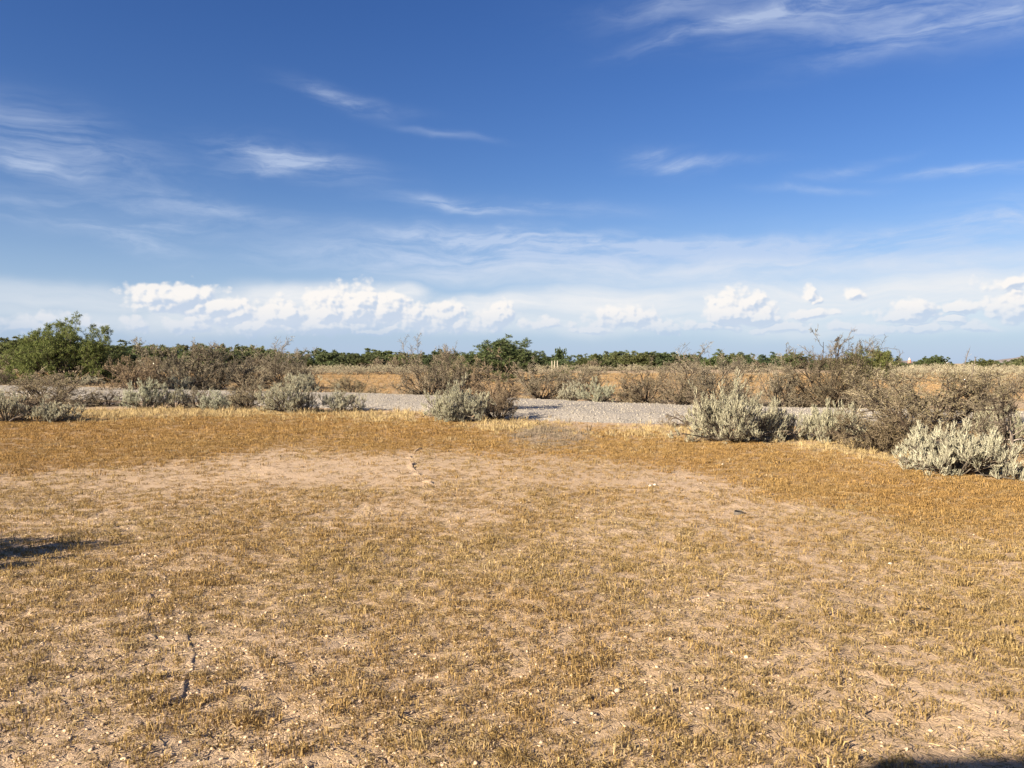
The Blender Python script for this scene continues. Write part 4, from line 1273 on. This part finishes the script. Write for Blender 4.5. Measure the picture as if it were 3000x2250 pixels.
def far_tank():
    d = 420; x = (2768 - 1500) / FPX * d
    o = thing('storage_tank', 'small bright white tank among trees on the right horizon', 'tank', (x, d, 0))
    w = plain('white_metal', (.8, .8, .78), .5, .05)
    g = Geo(); S = 20; a = np.arange(S) * 2 * math.pi / S
    prof = [(1.3, 0), (1.3, 2.3), (1.2, 2.4), (.6, 2.65), (.2, 2.75)]
    v = [(r * math.cos(t), r * math.sin(t), z) for r, z in prof for t in a]
    g.add(v, [(i * S + s, i * S + (s + 1) % S, (i + 1) * S + (s + 1) % S, (i + 1) * S + s) for i in range(4) for s in range(S)])
    g.f.append(np.array([tuple(range(4 * S, 5 * S))]))
    obj('tank_body', g.mesh('tank_body', w), o)
    g = Geo(); tubes(g, np.array([[(0, 0, 2.7), (0, 0, 3.3)]]), np.array([.25]), np.array([.25]), 8)
    obj('vent_pipe', g.mesh('vent_pipe', w), o)
    x2 = (2750 - 1500) / FPX * 700
    o = thing('shed', 'tiny white shed left of the white tank on the horizon', 'shed', (x2, 700, 0))
    g = Geo(); boxes(g, (-2.2, -3, 0), (2.2, 3, 3.0)); obj('wall', g.mesh('wall', w), o)
    g = Geo(); g.add([(-2.5, -3.2, 3.0), (2.5, -3.2, 3.0), (0, -3.2, 4.2), (-2.5, 3.2, 3.0), (2.5, 3.2, 3.0), (0, 3.2, 4.2)], [(0, 2, 5, 3), (1, 4, 5, 2), (0, 3, 4, 1)])
    g.f.append(np.array([(0, 1, 2), (3, 5, 4)]))
    obj('roof', g.mesh('roof', w), o)
    d = 800; x3 = (2664 - 1500) / FPX * d
    o = thing('water_tower', 'tiny reddish tower with pale tip above trees on the right horizon', 'tower', (x3, d, 0))
    rd = plain('brick_red', (.38, .20, .14), .8, .1)
    g = Geo(); tubes(g, np.array([[(0, 0, 0), (0, 0, 3), (0, 0, 5.5)]]), np.array([1.9]), np.array([1.5]), 10); obj('shaft', g.mesh('shaft', rd), o)
    g = Geo(); tubes(g, np.array([[(0, 0, 5.5), (0, 0, 6.4), (0, 0, 7.6)]]), np.array([1.3]), np.array([.2]), 10); obj('cap', g.mesh('cap', plain('pale_cap', (.6, .5, .45))), o)


far_tank()


def posts():
    w = plain('weathered_post', (.42, .37, .28), .9, .2, 5)
    for px, lb in ((1617, 'leftmost of three pale posts before the far tree line'), (1625, 'middle of three pale posts before the far tree line'), (1633, 'rightmost of three pale posts before the far tree line')):
        d = 150; x = (px - 1500) / FPX * d
        o = thing('fence_post', lb, 'post', (x, d, 0), 0, (1, 1, 1), 'pale posts before the far tree line')
        g = Geo(); tubes(g, np.array([[(0, 0, -.1), (.01, 0, 1.0), (0, .02, 2.1)]]), np.array([.10]), np.array([.085]), 8)
        obj('shaft', g.mesh('post_shaft', w), o)
        g = Geo(); tubes(g, np.array([[(0, .02, 2.1), (0, .02, 2.16), (0, .02, 2.2)]]), np.array([.085]), np.array([.01]), 8)
        obj('post_top', g.mesh('post_top', w), o)
    # dead snag with a club-like top, and a leaning one
    dw = M['deadwood']
    rng = np.random.default_rng(3)
    for px, d, h, lean, lb in ((2838, 60, 2.75, .55, 'bare leaning snag above the far trees at the right'), (2858, 60, 2.1, .35, 'curved bare snag right of the leaning snag')):
        x = (px - 1500) / FPX * d
        o = thing('dead_snag', lb, 'dead tree', (x - lean, d, 0), 0, (1, 1, 1), 'bare snags on the right')
        n = 7; t = np.linspace(0, 1, n)
        p = np.stack([lean * t ** 1.5, rng.normal(0, .03, n), h * t], -1)[None]
        g = Geo(); tubes(g, p, np.array([.05]), np.array([.02]), 5); obj('trunk', g.mesh('snag_trunk', dw), o)
        g = Geo(); P, D, L, R = spawn(rng, p, np.array([1.6]), np.array([.03]), 14, .55, .8, .3, .4, .1)
        tubes(g, grow(rng, P, D, L, 3, .25), np.full(len(P), .012), np.full(len(P), .006), 3); obj('twigs', g.mesh('snag_twigs', dw), o)


posts()


# ------------------------------------------------------------------ small things on the open ground
def lump(name, label, cat, px, py, size, mat, seed, group=None):
    x, y = ground_at(px, py)
    rng = np.random.default_rng(seed)
    n, S = 7, 12
    th = np.linspace(0, math.pi, n); v = []
    jit = rng.uniform(.8, 1.15, (n, S))
    for i in range(n):
        for s in range(S):
            a = 2 * math.pi * s / S; r = math.sin(th[i]) ** .7 * (jit[i, s] if 0 < i < n - 1 else 1)
            v.append((r * math.cos(a) * size[0] / 2, r * math.sin(a) * size[1] / 2, math.cos(th[i]) * size[2] / 2 + size[2] * .42))
    f = [(i * S + s, (i + 1) * S + s, (i + 1) * S + (s + 1) % S, i * S + (s + 1) % S) for i in range(n - 1) for s in range(S)]
    g = Geo(); g.add(v, f)
    z = float(height_fine(np.array([x]), np.array([y]))[0])
    o = obj(name, g.mesh(name, mat), None, (x, y, z), label=label, category=cat)
    o.rotation_euler = (0, 0, rng.uniform(0, .5))
    if group: o['group'] = group
    return o


white = plain('white_stone', (.52, .46, .37), .9, .3, 60, .6)
lump('stone', 'small white stone, left of two lying close together on bare soil', 'stone', 1905, 1426, (.05, .04, .03), white, 1, 'white stones')
lump('stone', 'small white stone, right of two lying close together on bare soil', 'stone', 1919, 1422, (.045, .038, .03), white, 2, 'white stones')
lump('stone', 'single white stone on the edge of the orange grass', 'stone', 2117, 1365, (.045, .04, .035), white, 3, 'white stones')
lump('stone', 'small white stone in the near stubble at the right', 'stone', 2608, 1653, (.035, .025, .02), white, 4, 'white stones')
lump('stone', 'pale stone in the near stubble, right of centre, lowest of all', 'stone', 1810, 2018, (.035, .025, .022), plain('pale_stone', (.46, .37, .26), .9, .2, 60), 5, 'white stones')


def grey_block():
    x, y = ground_at(2165, 1502)
    z = float(height_fine(np.array([x]), np.array([y]))[0])
    s = y / FPX
    o = thing('concrete_fragment', 'small flat grey block with a dark end lying on bare soil', 'debris', (x, y, z - .004), -.12)
    m = plain('weathered_grey', (.105, .09, .075), .9, .35, 60, .5)
    out = np.array([(-13, -5), (-11, 6), (2, 8), (9, 7), (13, -2), (12, -5), (0, -7)]) * s * np.array([1.15, 1.5])
    n = len(out); zt = np.array([9, 11, 12, 11, 8, 7, 9]) * s
    lo = np.c_[out * 1.03, np.zeros(n)]; mid = np.c_[out, zt * .75]; hi = np.c_[out * .86, zt]
    g = Geo(); g.add(np.vstack([lo, mid, hi]), [(r * n + i, r * n + (i + 1) % n, (r + 1) * n + (i + 1) % n, (r + 1) * n + i) for r in range(2) for i in range(n)][::1])
    g.f[-1] = g.f[-1][:, ::-1]
    g.f.append(np.array([tuple(range(3 * n - 1, 2 * n - 1, -1))])[:, ::-1])
    obj('slab', g.mesh('slab', m), o)
    g = Geo(); tubes(g, np.array([[(11 * s, -3 * s, 3 * s), (15 * s, -3 * s, 3.5 * s), (20 * s, -2 * s, 3 * s)]]), np.array([2.4 * s]), np.array([.6 * s]), 6)
    obj('dark_end', g.mesh('dark_end', plain('black_rubber', (.02, .016, .014), .7)), o)


grey_block()


def stake():
    x, y = ground_at(890, 1249); s = y / FPX
    o = thing('stake', 'short dark stake standing in the orange grass, left of centre', 'stake', (x, y, hz(x, y)))
    m = plain('rusty_iron', (.06, .04, .03), .8, .3, 40)
    g = Geo(); tubes(g, np.array([[(0, 0, -.05), (.003, 0, 9 * s), (.0, 0, 16 * s)]]), np.array([1.1 * s]), np.array([1.0 * s]), 6); obj('rod', g.mesh('rod', m), o)
    g = Geo(); tubes(g, np.array([[(0, 0, 15.2 * s), (0, 0, 16.4 * s), (0, 0, 17 * s)]]), np.array([1.9 * s]), np.array([1.5 * s]), 6); obj('head', g.mesh('head', m), o)


stake()


def dead_branch(label, pts, r, lift, tint, seed, k=10):
    """a fallen branch laid through ground points; lift is its height over the soil along the way"""
    rng = np.random.default_rng(seed)
    q = polypx(pts); z = np.array([hz(*p) for p in q]) + np.array(lift) + r
    o = thing('dead_branch', label, 'branch', (q[0, 0], q[0, 1], hz(*q[0])), 0, (1, 1, 1), 'fallen dead branches')
    p = (np.c_[q, z] - np.array([q[0, 0], q[0, 1], hz(*q[0])]))[None]
    g = Geo(); tubes(g, p, np.array([r]), np.array([r * .45]), 6); c = obj('limb', g.mesh('limb', M['deadwood']), o); c.color = (*tint, 1)
    g = Geo(); P, D, L, R = spawn(rng, p, np.array([.9]), np.array([r]), k, .2, .8, .4, .4, .25)
    tubes(g, grow(rng, P, D, L, 4, .25), R, R * .4, 4); c = obj('side_twigs', g.mesh('side_twigs', M['deadwood']), o); c.color = (*tint, 1)


dead_branch('pale dead branch lying at the left foot of the central saltbush', [(1252, 1214), (1262, 1219), (1285, 1226), (1310, 1230)], .018, [.04, .03, .08, .2], (1.9, 1.85, 1.8), 1, 8)
dead_branch('dark crooked dead branch rising at the left foot of the central saltbush', [(1240, 1226), (1262, 1222), (1300, 1226), (1325, 1230)], .014, [.02, .22, .12, .05], (.8, .75, .7), 2, 14)
dead_branch('pale grey bare wood at the foot of the saltbush on the left edge', [(28, 1240), (45, 1239), (62, 1237), (85, 1234)], .022, [.02, .12, .06, .1], (1.8, 1.75, 1.7), 3, 10)
dead_branch('dark bare limbs leaning right at the far left', [(45, 1236), (70, 1233), (95, 1230), (125, 1228)], .024, [.02, .25, .40, .48], (.5, .45, .42), 4, 22)
dead_branch('thin dry twig lying on bare ground left of the nearest saltbush', [(2630, 1344), (2640, 1352), (2652, 1361)], .009, [.03, .02, .01], (1.8, 1.6, 1.3), 5, 4)
dead_branch('weathered grey limb standing behind the nearest saltbush at the right edge', [(2968, 1338), (2962, 1330), (2945, 1326), (2915, 1322)], .035, [.0, .32, .46, .5], (1.4, 1.35, 1.3), 6, 26)


# ------------------------------------------------------------------ the house behind the viewer: only its eave's shadow reaches the picture
def house():
    c = ground_at(2560, 2212)
    zt = 3.0; L = zt / math.tan(SUN_EL)
    hx, hy = c[0] + math.sin(SUN_AZ) * L, c[1] + math.cos(SUN_AZ) * L      # front left corner of the eave
    o = thing('house', 'house behind the viewer, seen only by its shadow at bottom right', 'house', (hx, hy, 0))
    st = plain('stucco', (.55, .45, .34), .9, .08, 3, .2); rf = plain('roof_shingle', (.16, .12, .10), .9, .2, 4, .3)
    W, Dp = 13.0, 8.0
    g = Geo(); boxes(g, (.5, -Dp + .5, -.1), (W - .5, -.5, 2.85)); obj('wall', g.mesh('wall', st), o)
    g = Geo()
    v = [(0, 0, zt - .14), (W, 0, zt - .14), (W, -Dp, zt - .14), (0, -Dp, zt - .14), (0, 0, zt), (W, 0, zt), (W, -Dp, zt), (0, -Dp, zt), (.0, -Dp / 2, zt + 1.1), (W, -Dp / 2, zt + 1.1)]
    g.add(v, [(0, 3, 2, 1), (0, 1, 5, 4), (2, 3, 7, 6), (4, 5, 9, 8), (6, 7, 8, 9), (1, 2, 6, 5), (3, 0, 4, 7)])
    g.f.append(np.array([(5, 6, 9), (7, 4, 8)])); obj('roof', g.mesh('roof', rf), o)
    g = Geo(); boxes(g, (6.0, -.5, 0), (6.95, -.44, 2.05)); dr = obj('door', g.mesh('door', plain('brown_door', (.2, .11, .06), .5)), o)
    g = Geo(); tubes(g, np.array([[(6.85, -.44, 1.0), (6.85, -.40, 1.0), (6.85, -.37, 1.0)]]), np.array([.03]), np.array([.03]), 8); obj('handle', g.mesh('handle', plain('brass', (.5, .4, .2), .3)), dr)
    for x0 in (2.5, 9.0):
        g = Geo(); boxes(g, (x0, -.5, .9), (x0 + 1.5, -.45, 2.1)); w = obj('window', g.mesh('window', plain('white_frame', (.75, .74, .7), .5)), o)
        g = Geo(); boxes(g, (x0 + .08, -.45, .98), (x0 + 1.42, -.44, 2.02)); obj('pane', g.mesh('pane', plain('dark_glass', (.03, .035, .04), .1, .05)), w)


house()
